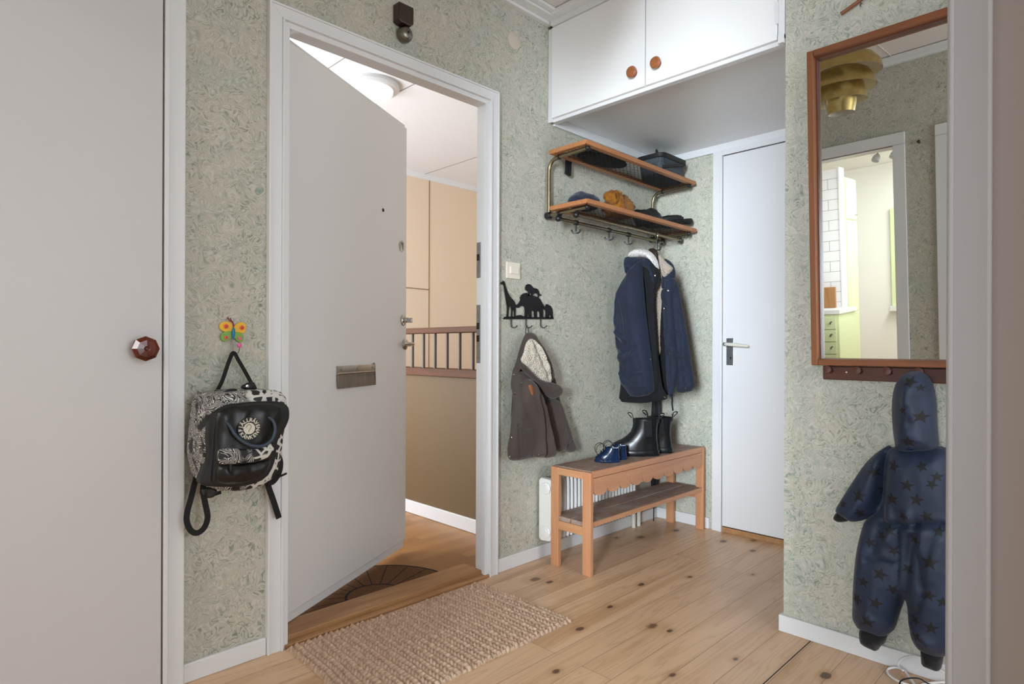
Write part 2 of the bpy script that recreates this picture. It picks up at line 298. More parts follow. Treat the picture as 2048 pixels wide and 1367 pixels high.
# ------------------------------------------------------------------ object helpers
def link(o): COL.objects.link(o); return o
def tag(o, label=None, cat=None, group=None, kind=None):
    for k, v in (('label', label), ('category', cat), ('group', group), ('kind', kind)):
        if v: o[k] = v
    return o
def thing(name, label, cat, loc=(0, 0, 0), rot=(0, 0, 0), group=None):
    o = link(bpy.data.objects.new(name, None)); o.location = loc; o.rotation_euler = rot; o.empty_display_size = .05
    return tag(o, label, cat, group)
def base_of(p):
    while p is not None and p.parent is not None: p = p.parent
    return Vector(p.location) if p is not None else Vector((0, 0, 0))
class MB:
    def __init__(s): s.v = []; s.f = []; s.mi = []
    def add(s, vs, fs, mi=0):
        b = len(s.v); s.v += [tuple(x) for x in vs]; s.f += [tuple(b + i for i in f) for f in fs]; s.mi += [mi] * len(fs); return s
    def box(s, a, b, mi=0, M4=None):
        x0, x1 = sorted((a[0], b[0])); y0, y1 = sorted((a[1], b[1])); z0, z1 = sorted((a[2], b[2]))
        v = [Vector(p) for p in ((x0, y0, z0), (x1, y0, z0), (x1, y1, z0), (x0, y1, z0), (x0, y0, z1), (x1, y0, z1), (x1, y1, z1), (x0, y1, z1))]
        if M4: v = [M4 @ p for p in v]
        return s.add(v, [(0, 3, 2, 1), (4, 5, 6, 7), (0, 1, 5, 4), (1, 2, 6, 5), (2, 3, 7, 6), (3, 0, 4, 7)], mi)
    def loft(s, rings, cap=True, mi=0, closed=True):
        n = len(rings[0]); vs = [p for r in rings for p in r]; fs = []
        for i in range(len(rings) - 1):
            for j in range(n if closed else n - 1):
                k = (j + 1) % n; fs.append((i * n + j, i * n + k, (i + 1) * n + k, (i + 1) * n + j))
        if cap and closed:
            fs.append(tuple(range(n))[::-1]); fs.append(tuple(range((len(rings) - 1) * n, len(rings) * n)))
        return s.add(vs, fs, mi)
    def tube(s, path, r, n=10, flat=None, cap=True, mi=0):
        P = [Vector(p) for p in path]; R = list(r) if hasattr(r, '__len__') else [r] * len(P)
        rings = []; up = None
        for i, p in enumerate(P):
            d = (P[min(i + 1, len(P) - 1)] - P[max(i - 1, 0)]).normalized()
            if up is None: up = Vector((0, 0, 1)) if abs(d.z) < .9 else Vector((1, 0, 0))
            if flat is not None: up = Vector(flat[0])
            a = (up - d * up.dot(d)).normalized(); b = d.cross(a)
            if flat is None: up = a
            ra, rb = (R[i], R[i]) if flat is None else (R[i] * flat[1], R[i])
            rings.append([p + a * math.cos(2 * PI * k / n) * ra + b * math.sin(2 * PI * k / n) * rb for k in range(n)])
        return s.loft(rings, cap, mi)
    def cyl(s, a, b, r, n=20, mi=0): return s.tube([a, b], r, n, mi=mi)
    def lathe(s, c, axis, prof, n=28, mi=0, cap=True):
        c = Vector(c); ax = Vector(axis).normalized(); u = ax.orthogonal().normalized(); w = ax.cross(u)
        return s.loft([[c + ax * h + (u * math.cos(2 * PI * k / n) + w * math.sin(2 * PI * k / n)) * max(r, 1e-5) for k in range(n)] for r, h in prof], cap, mi)
    def prism(s, pts, d, mi=0):
        d = Vector(d); a = [Vector(p) for p in pts]; n = len(a)
        return s.add(a + [p + d for p in a], [tuple(range(n)), tuple(range(2 * n - 1, n - 1, -1))] + [(i, i + n, (i + 1) % n + n, (i + 1) % n) for i in range(n)], mi)
    def build(s, name, mats, parent=None, bev=0, smooth=False, local=False, sub=0, noise_amp=0, noise_scale=10):
        off = Vector((0, 0, 0)) if local else base_of(parent)
        vs = [Vector(v) for v in s.v]
        if noise_amp: vs = [v + noise.noise_vector(v * noise_scale) * noise_amp for v in vs]
        me = bpy.data.meshes.new(name); me.from_pydata([v - off for v in vs], [], s.f)
        mats = mats if isinstance(mats, (list, tuple)) else [mats]
        for m in mats: me.materials.append(m)
        me.polygons.foreach_set('material_index', s.mi)
        o = link(bpy.data.objects.new(name, me)); o.parent = parent
        import bmesh
        bm = bmesh.new(); bm.from_mesh(me); bmesh.ops.recalc_face_normals(bm, faces=bm.faces); bm.to_mesh(me); bm.free()
        if smooth:
            me.polygons.foreach_set('use_smooth', [True] * len(me.polygons))
            if smooth != 'all': me.set_sharp_from_angle(angle=math.radians(smooth if smooth is not True else 40))
        if bev:
            md = o.modifiers.new('bevel', 'BEVEL'); md.width = bev; md.segments = 2; md.limit_method = 'ANGLE'; md.angle_limit = math.radians(50)
        if sub:
            md = o.modifiers.new('subdivision', 'SUBSURF'); md.levels = md.render_levels = sub
        return o
def box(name, a, b, mat, parent=None, bev=.0, local=False):
    return MB().box(a, b).build(name, mat, parent, bev, local=local)
def catmull(pts, k=6, closed=False):
    P = [Vector(p) for p in pts]; n = len(P); out = []
    for i in range(n if closed else n - 1):
        p0, p1, p2, p3 = (P[(i - 1) % n], P[i], P[(i + 1) % n], P[(i + 2) % n]) if closed else (P[max(i - 1, 0)], P[i], P[i + 1], P[min(i + 2, n - 1)])
        for j in range(k):
            t = j / k; out.append(.5 * ((2 * p1) + (p2 - p0) * t + (2 * p0 - 5 * p1 + 4 * p2 - p3) * t * t + (3 * p1 - p0 - 3 * p2 + p3) * t ** 3))
    if not closed: out.append(P[-1])
    return out
# a plane to build cloth on: 2-D coordinates (s, z) along it, thickness along its outward normal
class Plane:
    def __init__(s, x=None, y=None, ang=None, through=None):
        if through is not None: s.O = Vector(through); a = ang; s.U = Vector((math.cos(a), math.sin(a), 0))
        elif x is not None: s.O = Vector((x, 0, 0)); s.U = Vector((0, -1, 0))
        else: s.O = Vector((0, y, 0)); s.U = Vector((1, 0, 0))
        s.N = Vector((s.U.y, -s.U.x, 0))       # towards the viewer's side
        s.O = Vector((s.O.x, s.O.y, 0))
    def px(s, p):
        r = ray(*p); t = (s.O - EYE).dot(s.N) / r.dot(s.N); q = EYE + r * t
        return ((q - s.O).dot(s.U), q.z)
    def w(s, a, h=0.0): return s.O + s.U * a[0] + Vector((0, 0, a[1])) + s.N * h
def zoomed(pts, x0, y0, k): return [(x0 + p[0] * k, y0 + p[1] * k) for p in pts]
def in_poly(P, x, y):
    c = np.zeros(len(x), bool); n = len(P); j = n - 1
    for i in range(n):
        xi, yi = P[i]; xj, yj = P[j]
        m = ((yi > y) != (yj > y)) & (x < (xj - xi) * (y - yi) / (yj - yi + 1e-12) + xi); c ^= m; j = i
    return c
def seg_dist(P, Q, x, y):
    d = np.full(len(x), 1e9)
    for (ax, ay), (bx, by) in zip(P, Q):
        vx, vy = bx - ax, by - ay; L = vx * vx + vy * vy + 1e-12
        t = np.clip(((x - ax) * vx + (y - ay) * vy) / L, 0, 1); d = np.minimum(d, np.hypot(x - ax - t * vx, y - ay - t * vy))
    return d
def star_pts(c, r, rot): return [(c[0] + (r if k % 2 == 0 else r * .42) * math.sin(rot + k * PI / 5), c[1] + (r if k % 2 == 0 else r * .42) * math.cos(rot + k * PI / 5)) for k in range(10)]
def puff(name, pl, outline, mats, parent, front=.03, back=.012, edge=.04, rim=.002, folds=(), stars=(), grid=.0068, rough=.0015, smooth_it=1, local_pts=False, fscale=22, hem=0):
    """cloth shape with a traced outline, filled out to real thickness; folds: (pixel polyline, amplitude, width)"""
    P = [tuple(p) for p in outline] if local_pts else [pl.px(p) for p in outline]
    for _ in range(smooth_it):
        Q = []
        for i in range(len(P)):
            a, b = P[i], P[(i + 1) % len(P)]; Q += [(a[0] * .75 + b[0] * .25, a[1] * .75 + b[1] * .25), (a[0] * .25 + b[0] * .75, a[1] * .25 + b[1] * .75)]
        P = Q
    D = []                                                           # resample the outline evenly
    for i in range(len(P)):
        a, b = P[i], P[(i + 1) % len(P)]; L = math.hypot(b[0] - a[0], b[1] - a[1]); k = max(1, int(L / grid))
        D += [(a[0] + (b[0] - a[0]) * j / k, a[1] + (b[1] - a[1]) * j / k) for j in range(k)]
    P = [D[0]]
    for p in D[1:]:
        if math.hypot(p[0] - P[-1][0], p[1] - P[-1][1]) > grid * .45: P.append(p)
    A = np.array(P); x0, y0 = A.min(0); x1, y1 = A.max(0)
    gx, gy = np.meshgrid(np.arange(x0, x1, grid), np.arange(y0, y1, grid * .87)); gx[1::2] += grid / 2; gx, gy = gx.ravel(), gy.ravel()
    nx = list(P[1:]) + [P[0]]
    ok = in_poly(P, gx, gy); gx, gy = gx[ok], gy[ok]; ok = seg_dist(P, nx, gx, gy) > grid * 2.05; gx, gy = gx[ok], gy[ok]
    ar = sum(P[i][0] * nx[i][1] - nx[i][0] * P[i][1] for i in range(len(P))); sgn = 1 if ar > 0 else -1
    An, Ap = np.array(nx), np.array([P[-1]] + list(P[:-1])); tg = An - Ap; tg /= np.hypot(tg[:, 0], tg[:, 1])[:, None] + 1e-9; nrm = np.stack([-tg[:, 1], tg[:, 0]], 1) * sgn
    for of_ in (.22, .62, 1.2):
        q_ = A + nrm * grid * of_; ok = in_poly(P, q_[:, 0], q_[:, 1]) & (seg_dist(P, nx, q_[:, 0], q_[:, 1]) > grid * of_ * .86)
        gx = np.concatenate([gx, q_[ok, 0]]); gy = np.concatenate([gy, q_[ok, 1]])
    S = []; edges = []; pts = list(P)
    for c, r, rot in stars:
        c2 = pl.px(c); e = pl.px((c[0] + r, c[1])); sp = star_pts(c2, abs(e[0] - c2[0]), rot); spx = np.array(sp)
        if not (in_poly(P, spx[:, 0], spx[:, 1]).all() and seg_dist(P, nx, spx[:, 0], spx[:, 1]).min() > .0015): continue
        b = len(pts); pts += sp; edges += [(b + k, b + (k + 1) % 10) for k in range(10)]; S.append(sp)
        ok = seg_dist(sp, sp[1:] + sp[:1], gx, gy) > grid * .25; gx, gy = gx[ok], gy[ok]
    pts += list(zip(gx.tolist(), gy.tolist()))
    V, E, Fc, ov, oe, of = delaunay_2d_cdt([Vector(p) for p in pts], edges, [list(range(len(P)))], 1, 1e-6)
    vx = np.array([v.x for v in V]); vy = np.array([v.y for v in V])
    d = seg_dist(P, nx, vx, vy); d[d < 1e-5] = 0
    t = np.clip(d / edge, 0, 1); h = np.sqrt(1 - (1 - t) ** 2); hf = rim + front * h; hb = rim + back * h
    for line, amp, wd in folds:
        q = [pl.px(p) for p in line]; dd = seg_dist(q[:-1], q[1:], vx, vy); hf = hf + 1.7 * amp * np.exp(-(dd / wd) ** 2) * np.clip(d / .012, 0, 1)
    if rough:
        nz = np.array([noise.noise(Vector((a * fscale, b * fscale * .55, front * 91))) + .5 * noise.noise(Vector((a * fscale * 2.3, b * fscale * 1.4, 5.7))) for a, b in zip(vx, vy)])
        big = np.array([noise.noise(Vector((a * 9 + 3.1, b * 6, front * 57))) for a, b in zip(vx, vy)])
        hf = hf + (rough * nz * 2 + min(front, .05) * .22 * big) * np.clip(d / .015, 0, 1)
    nv = len(V); vs = [pl.w((vx[i], vy[i]), hf[i]) for i in range(nv)] + [pl.w((vx[i], vy[i]), -hb[i]) for i in range(nv)]
    tri = [tuple(f) for f in Fc]
    cx = np.array([sum(vx[j] for j in f) / len(f) for f in tri]); cy = np.array([sum(vy[j] for j in f) / len(f) for f in tri])
    mi = np.zeros(len(tri), int)
    for sp in S: mi[in_poly(sp, cx, cy)] = 1
    cnt = {}
    for f in tri:
        for i in range(len(f)):
            e = (f[i], f[(i + 1) % len(f)]); cnt[e] = 1
    side = [(b, a, a + nv, b + nv) for (a, b) in cnt if (b, a) not in cnt]
    m = MB(); m.v = vs; m.f = tri + [tuple(i + nv for i in f[::-1]) for f in tri] + side; m.mi = mi.tolist() + [0] * (len(tri) + len(side))
    return m.build(name, mats, parent, smooth=60)
def ribbon(name, path, width, normal, mat, parent, th=.0016, k=6, wdir=None):
    P = catmull(path, k); rings = []; N = Vector(normal)
    for i, p in enumerate(P):
        d = (P[min(i + 1, len(P) - 1)] - P[max(i - 1, 0)]).normalized()
        if wdir is not None: wv = Vector(wdir) - d * Vector(wdir).dot(d); wv.normalize(); nn = d.cross(wv)
        else: wv = d.cross(N).normalized(); nn = wv.cross(d)
        rings.append([p + wv * width / 2 + nn * th, p - wv * width / 2 + nn * th, p - wv * width / 2 - nn * th, p + wv * width / 2 - nn * th])
    return MB().loft(rings).build(name, mat, parent, bev=0, smooth=30)
def hit(objs, px):
    from mathutils.bvhtree import BVHTree
    best = None; r = ray(*px).normalized()
    for o in objs:
        off = base_of(o); tr = BVHTree.FromPolygons([v.co + off for v in o.data.vertices], [tuple(p.vertices) for p in o.data.polygons])
        loc, nor, _, d = tr.ray_cast(EYE, r)
        if loc is not None and (best is None or d < best[2]): best = (loc, nor, d)
    return best
def stud(parent, objs, px, r, mat, name='press_stud'):
    h = hit(objs, px)
    if h is None: print('MISS', name, px); return
    n = h[1] if h[1].dot(ray(*px)) < 0 else -h[1]
    return MB().lathe(h[0], n, [(r, -.003), (r, .0015), (r * .7, .003), (r * .45, .0026), (0, .0026)], 16).build(name, mat, parent, smooth=True)
def text_mesh(ch, size, M4, mat, depth=.0006):
    cu = bpy.data.curves.new('t', 'FONT'); cu.body = ch; cu.size = size; cu.extrude = depth; cu.align_x = 'CENTER'; cu.resolution_u = 3; cu.offset = size * .028
    ob = bpy.data.objects.new('t', cu); COL.objects.link(ob); dg = bpy.context.evaluated_depsgraph_get()
    me = bpy.data.meshes.new_from_object(ob.evaluated_get(dg)); bpy.data.objects.remove(ob)
    vs = [M4 @ v.co for v in me.vertices]; fs = [tuple(p.vertices) for p in me.polygons]; bpy.data.meshes.remove(me); return vs, fs
def struct(o, label=None, cat=None): return tag(o, label, cat, None, 'structure')

# ================================================================== THE SETTING
YA, XB, XC, XD, ZC = 1.988, 3.195, 2.225, -0.2, 2.58
struct(box('floor', (XD - 2.4, -2.2, -.06), (3.3, 1.99, 0), M['pine']), 'pine plank floor of the hall with dark knots', 'floor')
m = MB()
m.box((XD, YA, 0), (.90, YA + .05, 2.7)); m.box((1.832, YA, 0), (XB + .1, YA + .05, 2.7)); m.box((.90, YA, 2.085), (1.832, YA + .05, 2.7))
struct(m.build('wall_left', M['paper']), 'green scroll wallpapered wall around the open entrance door', 'wall')
struct(box('wall_back', (XB, .5, 0), (XB + .1, YA, 2.7), M['paper']), 'wallpapered end wall of the niche behind the bench', 'wall')
struct(box('wall_right', (XC, -2.2, 0), (XB, .866, 2.7), M['paper']), 'wallpapered wall carrying the tall mirror', 'wall')
m = MB()
m.box((XD, 1.88, 0), (XD - .1, 3.2, 2.7)); m.box((XD, 1.07, 2.04), (XD - .1, 1.88, 2.7)); m.box((XD, .775, 0), (XD - .1, 1.07, 2.7)); m.box((XD, .0, 2.05), (XD - .1, .775, 2.7)); m.box((XD, -2.2, 0), (XD - .1, .0, 2.7))
struct(m.build('wall_front', M['paper']), 'wallpapered wall with the kitchen doorway, seen in the mirror', 'wall')
m = MB(); m.box((XD, -2.2, ZC), (3.3, YA, ZC + .08)); m.box((XD, 1.05, ZC - .004), (2.2, 1.052, ZC))
struct(m.build('ceiling', M['ceil']), 'white panelled hall ceiling', 'ceiling')
# cornices
m = MB(); m.box((XD, 1.962, 2.545), (2.215, YA, ZC - .004)); m.box((XD, 1.915, 2.556), (2.215, 1.963, ZC - .004)); m.box((XD, 1.885, 2.566), (2.215, 1.913, ZC - .002))
struct(m.build('trim_1', M['trim_paint'], bev=.002), 'stepped white cornice above the entrance door', 'cornice')
m = MB(); m.box((2.195, .85, 2.535), (2.222, 1.955, ZC - .004)); m.box((2.150, .85, 2.556), (2.196, 1.915, ZC - .004)); m.box((XC - .03, -2.2, 2.535), (XC - .001, .85, ZC - .004))
struct(m.build('trim_2', M['trim_paint'], bev=.002), 'white cornice above the overhead cupboard doors', 'cornice')
m = MB(); m.box((XD + .001, -2.2, 2.535), (XD + .03, 1.9, ZC - .004)); m.box((XD + .03, -2.2, 2.556), (XD + .07, 1.9, ZC - .004))
struct(m.build('trim_3', M['trim_paint'], bev=.002), 'white cornice over the kitchen doorway in the mirror', 'cornice')
# skirting boards
def skirt(name, a, b, lab): struct(box(name, a, b, M['trim_paint'], bev=.003), lab, 'skirting board')
skirt('baseboard_left', (.597, YA - .013, 0), (.844, YA, .057), 'white skirting board below the hanging backpack')
m = MB(); m.box((1.875, YA - .013, 0), (XB - .013, YA, .06))
struct(m.build('baseboard_left', M['trim_paint'], bev=.003), 'white skirting board below the radiator', 'skirting board')
skirt('baseboard_back', (XB - .013, 1.648, 0), (XB, YA, .06), 'white skirting board at the niche end wall')
m = MB(); m.box((XC - .013, -2.2, 0), (XC, .879, .058)); m.box((XC, .866, 0), (2.5, .879, .058))
struct(m.build('baseboard_right', M['trim_paint'], bev=.003), 'white skirting board below the star snowsuit', 'skirting board')
# closet door on the left
m = MB(); m.box((.538, YA - .021, 0), (.596, YA, 2.7 - .16)); m.box((.538, YA - .028, 0), (.552, YA - .02, 2.54))
struct(m.build('trim_4', M['trim_paint'], bev=.003), 'white casing beside the closed closet door', 'door casing')
struct(box('trim_5', (XD + .02, YA - .004, 0), (.537, YA, 2.5), M['shadow']), 'dark gap around the closed closet door', 'gap')
d = thing('door_1', 'closed greige closet door with amber octagonal knob at far left', 'door', (.1, YA - .02, 0)); tag(d, kind='structure')
box('door_panel', (XD + .03, YA - .025, .01), (.5335, YA - .004, 2.46), M['closet_paint'], d, .002)
kx, kz = at(293, 697, y=YA - .075).x, at(293, 697, y=YA - .075).z
kn = Vector((kx, YA - .025, kz))
MB().lathe(kn, (0, -1, .0), [(.013, 0), (.011, .012), (.012, .020), (.022, .020), (.0345, .028), (.0345, .045), (.024, .055), (.007, .057), (.005, .054), (0, .054)], 8).build('knob', M['amber'], d, bev=.001)
# entrance doorway casing, jambs, head
cas = MB(); yj = YA - .018
def frame_bar(m, x0, x1, zt0, zt1, X0, X1, ya, yb):       # mitred casing: left leg x0-x1, right leg X0-X1, head zt0-zt1
    for pts in (((x0, 0), (x0, zt1), (x1, zt0), (x1, 0)), ((X1, 0), (X0, 0), (X0, zt0), (X1, zt1)), ((x0, zt1), (X1, zt1), (X0, zt0), (x1, zt0))):
        m.prism([(a, ya, b) for a, b in pts], (0, yb - ya, 0))
frame_bar(cas, .845, .852, 2.120, 2.127, 1.867, 1.874, yj - .004, YA)
frame_bar(cas, .852, .889, 2.085, 2.120, 1.831, 1.867, yj, YA)
frame_bar(cas, .889, .896, 2.079, 2.085, 1.823, 1.831, yj - .006, YA)
frame_bar(cas, .896, .917, 2.060, 2.079, 1.802, 1.823, yj + .006, YA + .004)
struct(cas.build('trim_6', M['trim_paint'], bev=.001), 'white casing around the open entrance doorway', 'door casing')
jb = MB()
frame_bar(jb, .880, .916, 2.062, 2.080, 1.806, 1.836, YA + .006, YA + .052)
struct(jb.build('trim_7', M['trim_paint'], bev=.001), 'white jamb of the entrance doorway with steel strike plates', 'door jamb')
for zc, hh in ((1.385, .078), (1.06, .128)):
    s = thing('strike_plate', 'short steel strike plate high on the entrance door jamb' if zc > 1.2 else 'long steel strike plate beside the stair handrail on the door jamb', 'strike plate', (1.806, 2.02, zc), group='strike plates on the door jamb')
    box('plate', (1.8035, 2.012, zc - hh), (1.8065, 2.038, zc + hh), M['dull_steel'], s, .001)
    for q in ((.012,) if hh < .1 else (.035, -.02)):
        box('latch_hole', (1.8025, 2.019, zc + q - .014), (1.805, 2.036, zc + q + .014), M['shadow'], s)
    for q in (-.87, .87): MB().cyl((1.8025, 2.025, zc + hh * q), (1.805, 2.025, zc + hh * q), .0035, 10).build('screw', M['steel'], s)
m = MB(); m.box((.916, 2.0, 0), (1.806, 2.12, .028)); m.box((.905, 1.968, 0), (1.83, 2.001, .012))
struct(m.build('trim_8', M['sill_wood'], bev=.003), 'worn oak door sill below the entrance door', 'door sill')
# entrance door leaf, hinged left, standing open outwards
hx, hy = .932, 2.055; fx, fy = 1.746, 2.485
ang = math.atan2(fy - hy, fx - hx); LW = math.hypot(fx - hx, fy - hy)
d = thing('door_2', 'white flush entrance door standing open towards the stairwell', 'door', (hx, hy, 0), (0, 0, ang)); tag(d, kind='structure')
box('door_panel', (0, .012, .03), (LW, .045, 2.082), M['door_paint'], d, .002, True)
box('door_face', (0, 0, .068), (LW - .002, .013, 2.064), M['door_paint'], d, .003, True)
DMI = (Matrix.Translation((hx, hy, 0)) @ Matrix.Rotation(ang, 4, 'Z')).inverted()
PLD = Plane(through=(hx, hy, 0), ang=ang)
def onleaf(px, py):
    s, z = PLD.px((px, py)); return s, z
s, z = onleaf(766, 420); MB().lathe((s, .001, z), (0, -1, 0), [(.008, 0), (.008, .003), (.0065, .004), (.0065, .002), (0, .002)], 16).build('peephole', M['black'], d, local=True, smooth=True)
s, z = onleaf(803, 492)
m = MB(); m.lathe((s, .001, z), (0, -1, 0), [(.027, 0), (.027, .004), (.022, .006), (0, .006)], 24); m.box((s - .004, -.012, z - .018), (s + .002, -.004, z + .016)); m.box((s - .011, -.010, z + .012), (s + .010, -.004, z + .018))
m.build('rose', M['steel'], d, local=True, smooth=True)
s, z = onleaf(806, 640); rs = MB().lathe((s, .001, z), (0, -1, 0), [(.027, 0), (.027, .005), (.021, .008), (0, .008)], 24).build('lock_rose', M['steel'], d, local=True, smooth=True)
m = MB(); m.lathe((s + .002, .0, z), (0, -1, 0), [(.014, 0), (.013, .016), (.011, .024), (.0, .024)], 18); m.box((s - .004, -.048, z - .012), (s + .007, -.02, z + .012)); m.build('thumb_turn', M['steel'], d, .002, 30, True)
s, z = onleaf(810, 688); MB().lathe((s - .004, .001, z), (0, -1, 0), [(.027, 0), (.027, .005), (.018, .009), (.011, .012), (.010, .035), (0, .036)], 24).build('handle_rose', M['steel'], d, local=True, smooth=True)
MB().tube([(s - .004, -.03, z), (s - .006, -.045, z), (s - .025, -.052, z + .002), (s - .065, -.05, z + .004), (s - .105, -.047, z)], [.009, .010, .010, .011, .008], 12, flat=((0, 0, 1), .75)).build('handle', M['steel'], d, local=True, smooth=True)
(s0, z0), (s1, z1) = onleaf(673, 734), onleaf(747, 730); zb = onleaf(673, 777)[1]
lf = thing('letter_flap', None, None); lf.parent = d
for k in ('label', 'category'):
    if k in lf: del lf[k]
bpy.data.objects.remove(lf)
m = MB(); m.prism([(s0 - .004, -.012, zb), (s1 + .002, -.012, zb), (s1 + .004, -.006, zb + .085), (s1 + .004, -.004, z0 - .025), (s0 - .004, -.004, z0 - .025)], (0, .003, 0)); fl = m.build('letter_flap', M['flap'], d, local=True, bev=.001)
m = MB(); m.box((s0 - .004, -.006, z0 - .03), (s1 + .004, 0, z0 + .005)); m.cyl((s0, -.007, z0 - .026), (s1, -.007, z0 - .026), .004, 10); hp = m.build('hinge_plate', M['steel'], fl, local=True, bev=.001)
for q in (.08, .5, .93): MB().cyl((s0 + (s1 - s0) * q, -.008, z0 - .009), (s0 + (s1 - s0) * q, -.004, z0 - .009), .004, 10).build('screw', M['dull_steel'], fl, local=True)

# niche: overhead cupboard, soffit, narrow door
m = MB(); m.box((2.228, .88, 2.118), (XB, YA, 2.16)); 
struct(m.build('trim_9', M['soffit']), 'grey satin soffit under the overhead cupboard', 'soffit')
m = MB(); m.box((2.25, YA - .014, 2.078), (XB, YA, 2.12)); m.box((XB - .014, .88, 2.078), (XB, YA - .013, 2.12))
struct(m.build('trim_10', M['trim_paint'], bev=.004), 'white moulding under the grey soffit', 'moulding')
c = thing('overhead_cupboard', 'white two-door cupboard above the niche with turned wooden knobs', 'cupboard', (2.3, 1.4, 2.12))
m = MB(); m.box((2.228, .872, 2.085), (2.26, 1.986, 2.12)); m.box((2.215, 1.962, 2.085), (2.24, 1.987, 2.533)); m.box((2.217, .868, 2.10), (2.235, .889, 2.533)); m.box((2.236, .872, 2.162), (2.6, 1.986, 2.54))
m.box((2.212, .868, 2.085), (2.232, .889, 2.118)); m.build('carcass', M['trim_paint'], c, .002)
yl0, yl1 = at(1291, 150, x=2.213).y, at(1290, 150, x=2.213).y
for nm, ya, yb, kpx in (('l', yl1 + .0015, 1.960, (1262, 141)), ('r', .892, yl0 - .0015, (1310, 122))):
    dr = box('cupboard_door', (2.211, ya, 2.100), (2.234, yb, 2.533), M['cab_paint'], c, .002)
    q = at(*kpx, x=2.175)
    MB().lathe((2.211, q.y + .006, q.z), (-1, 0, 0), [(.013, 0), (.010, .012), (.012, .016), (.023, .022), (.024, .028), (.020, .034), (.0, .036)], 24).build('knob', M['knob_wood'], dr, smooth=True)
MB().box((2.207, .886, 2.155), (2.213, .894, 2.235)).build('hinge', M['trim_paint'], c)
dB0 = at(1440, 700, x=XB - .012).y; dB1 = at(1445, 700, x=XB - .012).y; fr0 = at(1425, 700, x=XB - .015).y
m = MB(); m.box((XB - .018, dB0, 0), (XB, fr0, 2.078)); m.box((XB - .024, dB1 + .001, 0), (XB, dB0 + .001, 2.078)); m.box((XB - .02, .88, 2.052), (XB, dB1 + .002, 2.078))
struct(m.build('trim_11', M['cool_paint'], bev=.002), 'white frame of the narrow niche door', 'door casing')
struct(box('trim_12', (XB - .012, .872, 0), (XB - .001, dB1, .028), M['sill_wood'], bev=.002), 'low wooden sill below the narrow niche door', 'door sill')
d = thing('door_3', 'narrow white flush door with lever handle beside the bench', 'door', (XB, 1.2, 0)); tag(d, kind='structure')
box('door_panel', (XB - .016, .872, .034), (XB - .004, dB1 - .003, 2.047), M['cool_paint'], d, .002)
box('gap', (XB - .0045, .872, .026), (XB - .002, dB1, 2.054), M['shadow'], d)
p0, p1 = at(1453, 676, x=XB - .018), at(1467, 730, x=XB - .018)
pl = MB(); pl.prism([(XB - .019, p0.y, p1.z), (XB - .019, p1.y, p1.z), (XB - .019, p1.y, p0.z), (XB - .019, p0.y, p0.z)], (.003, 0, 0)); bp = pl.build('back_plate', M['dull_steel'], d, bev=.001)
zk = p1.z + (p0.z - p1.z) * .28; ym = (p0.y + p1.y) / 2
m = MB(); m.cyl((XB - .0205, ym - .004, zk), (XB - .018, ym - .004, zk), .004, 12); m.box((XB - .0205, ym - .006, zk - .012), (XB - .018, ym - .002, zk)); m.build('keyhole', M['shadow'], bp)
zh = p0.z - (p0.z - p1.z) * .22
MB().lathe((XB - .018, p0.y - .010, zh), (-1, 0, 0), [(.010, 0), (.008, .01), (.008, .038), (.009, .046), (0, .047)], 16).build('spindle', M['dull_steel'], bp, smooth=True)
hb = at(1497, 701, x=XB - .06); MB().tube([(XB - .056, p0.y - .006, zh), (XB - .060, p0.y - .025, zh - .001), (XB - .062, (p0.y + hb.y) / 2, zh - .004), (XB - .060, hb.y, zh - .012)], [.008, .011, .012, .007], 12, flat=((0, 0, 1), .8)).build('handle', M['handle_ivory'], d, smooth=True)

# near wall end with casing at the right edge of the view
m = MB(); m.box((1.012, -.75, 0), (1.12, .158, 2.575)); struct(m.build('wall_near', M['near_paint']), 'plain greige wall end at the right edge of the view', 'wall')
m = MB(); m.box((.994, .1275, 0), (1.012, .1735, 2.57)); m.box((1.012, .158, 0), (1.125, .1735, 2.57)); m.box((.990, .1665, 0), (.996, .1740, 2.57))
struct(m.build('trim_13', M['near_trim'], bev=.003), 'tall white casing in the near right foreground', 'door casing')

# kitchen doorway casing and the second doorway, both seen in the mirror
m = MB(); m.box((XD - .1, 1.055, 0), (XD, 1.07, 2.05)); m.box((XD - .1, 1.88, 0), (XD, 1.895, 2.05)); m.box((XD - .1, 1.055, 2.035), (XD, 1.895, 2.05)); m.box((XD, 1.0, 0), (XD + .018, 1.068, 2.042)); m.box((XD, 1.88, 0), (XD + .018, 1.955, 2.042)); m.box((XD, 1.0, 2.043), (XD + .018, 1.955, 2.115))
struct(m.build('trim_14', M['trim_paint'], bev=.003), 'white casing of the kitchen doorway in the mirror', 'door casing')
m = MB(); m.box((XD, .775, 0), (XD + .018, .842, 2.049)); m.box((XD - .1, .775, 0), (XD, .787, 2.05)); m.box((XD, -.05, 2.05), (XD + .018, .842, 2.115)); m.box((XD, -.05, 0), (XD + .018, .0, 2.049))
struct(m.build('trim_15', M['trim_paint'], bev=.003), 'white casing at the right edge of the mirror', 'door casing')

struct(box('trim_20', (XD - .02, .7715, 0), (XD + .003, .7745, 2.05), M['shadow']), 'dark door gap beside the casing at the right edge of the mirror', 'gap')
tag(MB().lathe((XD, .925, 2.03), (1, 0, .2), [(.006, 0), (.005, .012), (.009, .018), (.009, .026), (0, .03)], 12).build('wall_hook', M['bakelite'], smooth=True), 'tiny dark hook on the wallpaper between the two doorways in the mirror', 'wall hook')
struct(box('trim_21', (.2, .7685, -.002), (XC - .013, .7715, .0006), M['shadow']), 'thin dark joint between floorboards below the snowsuit', 'floor joint')

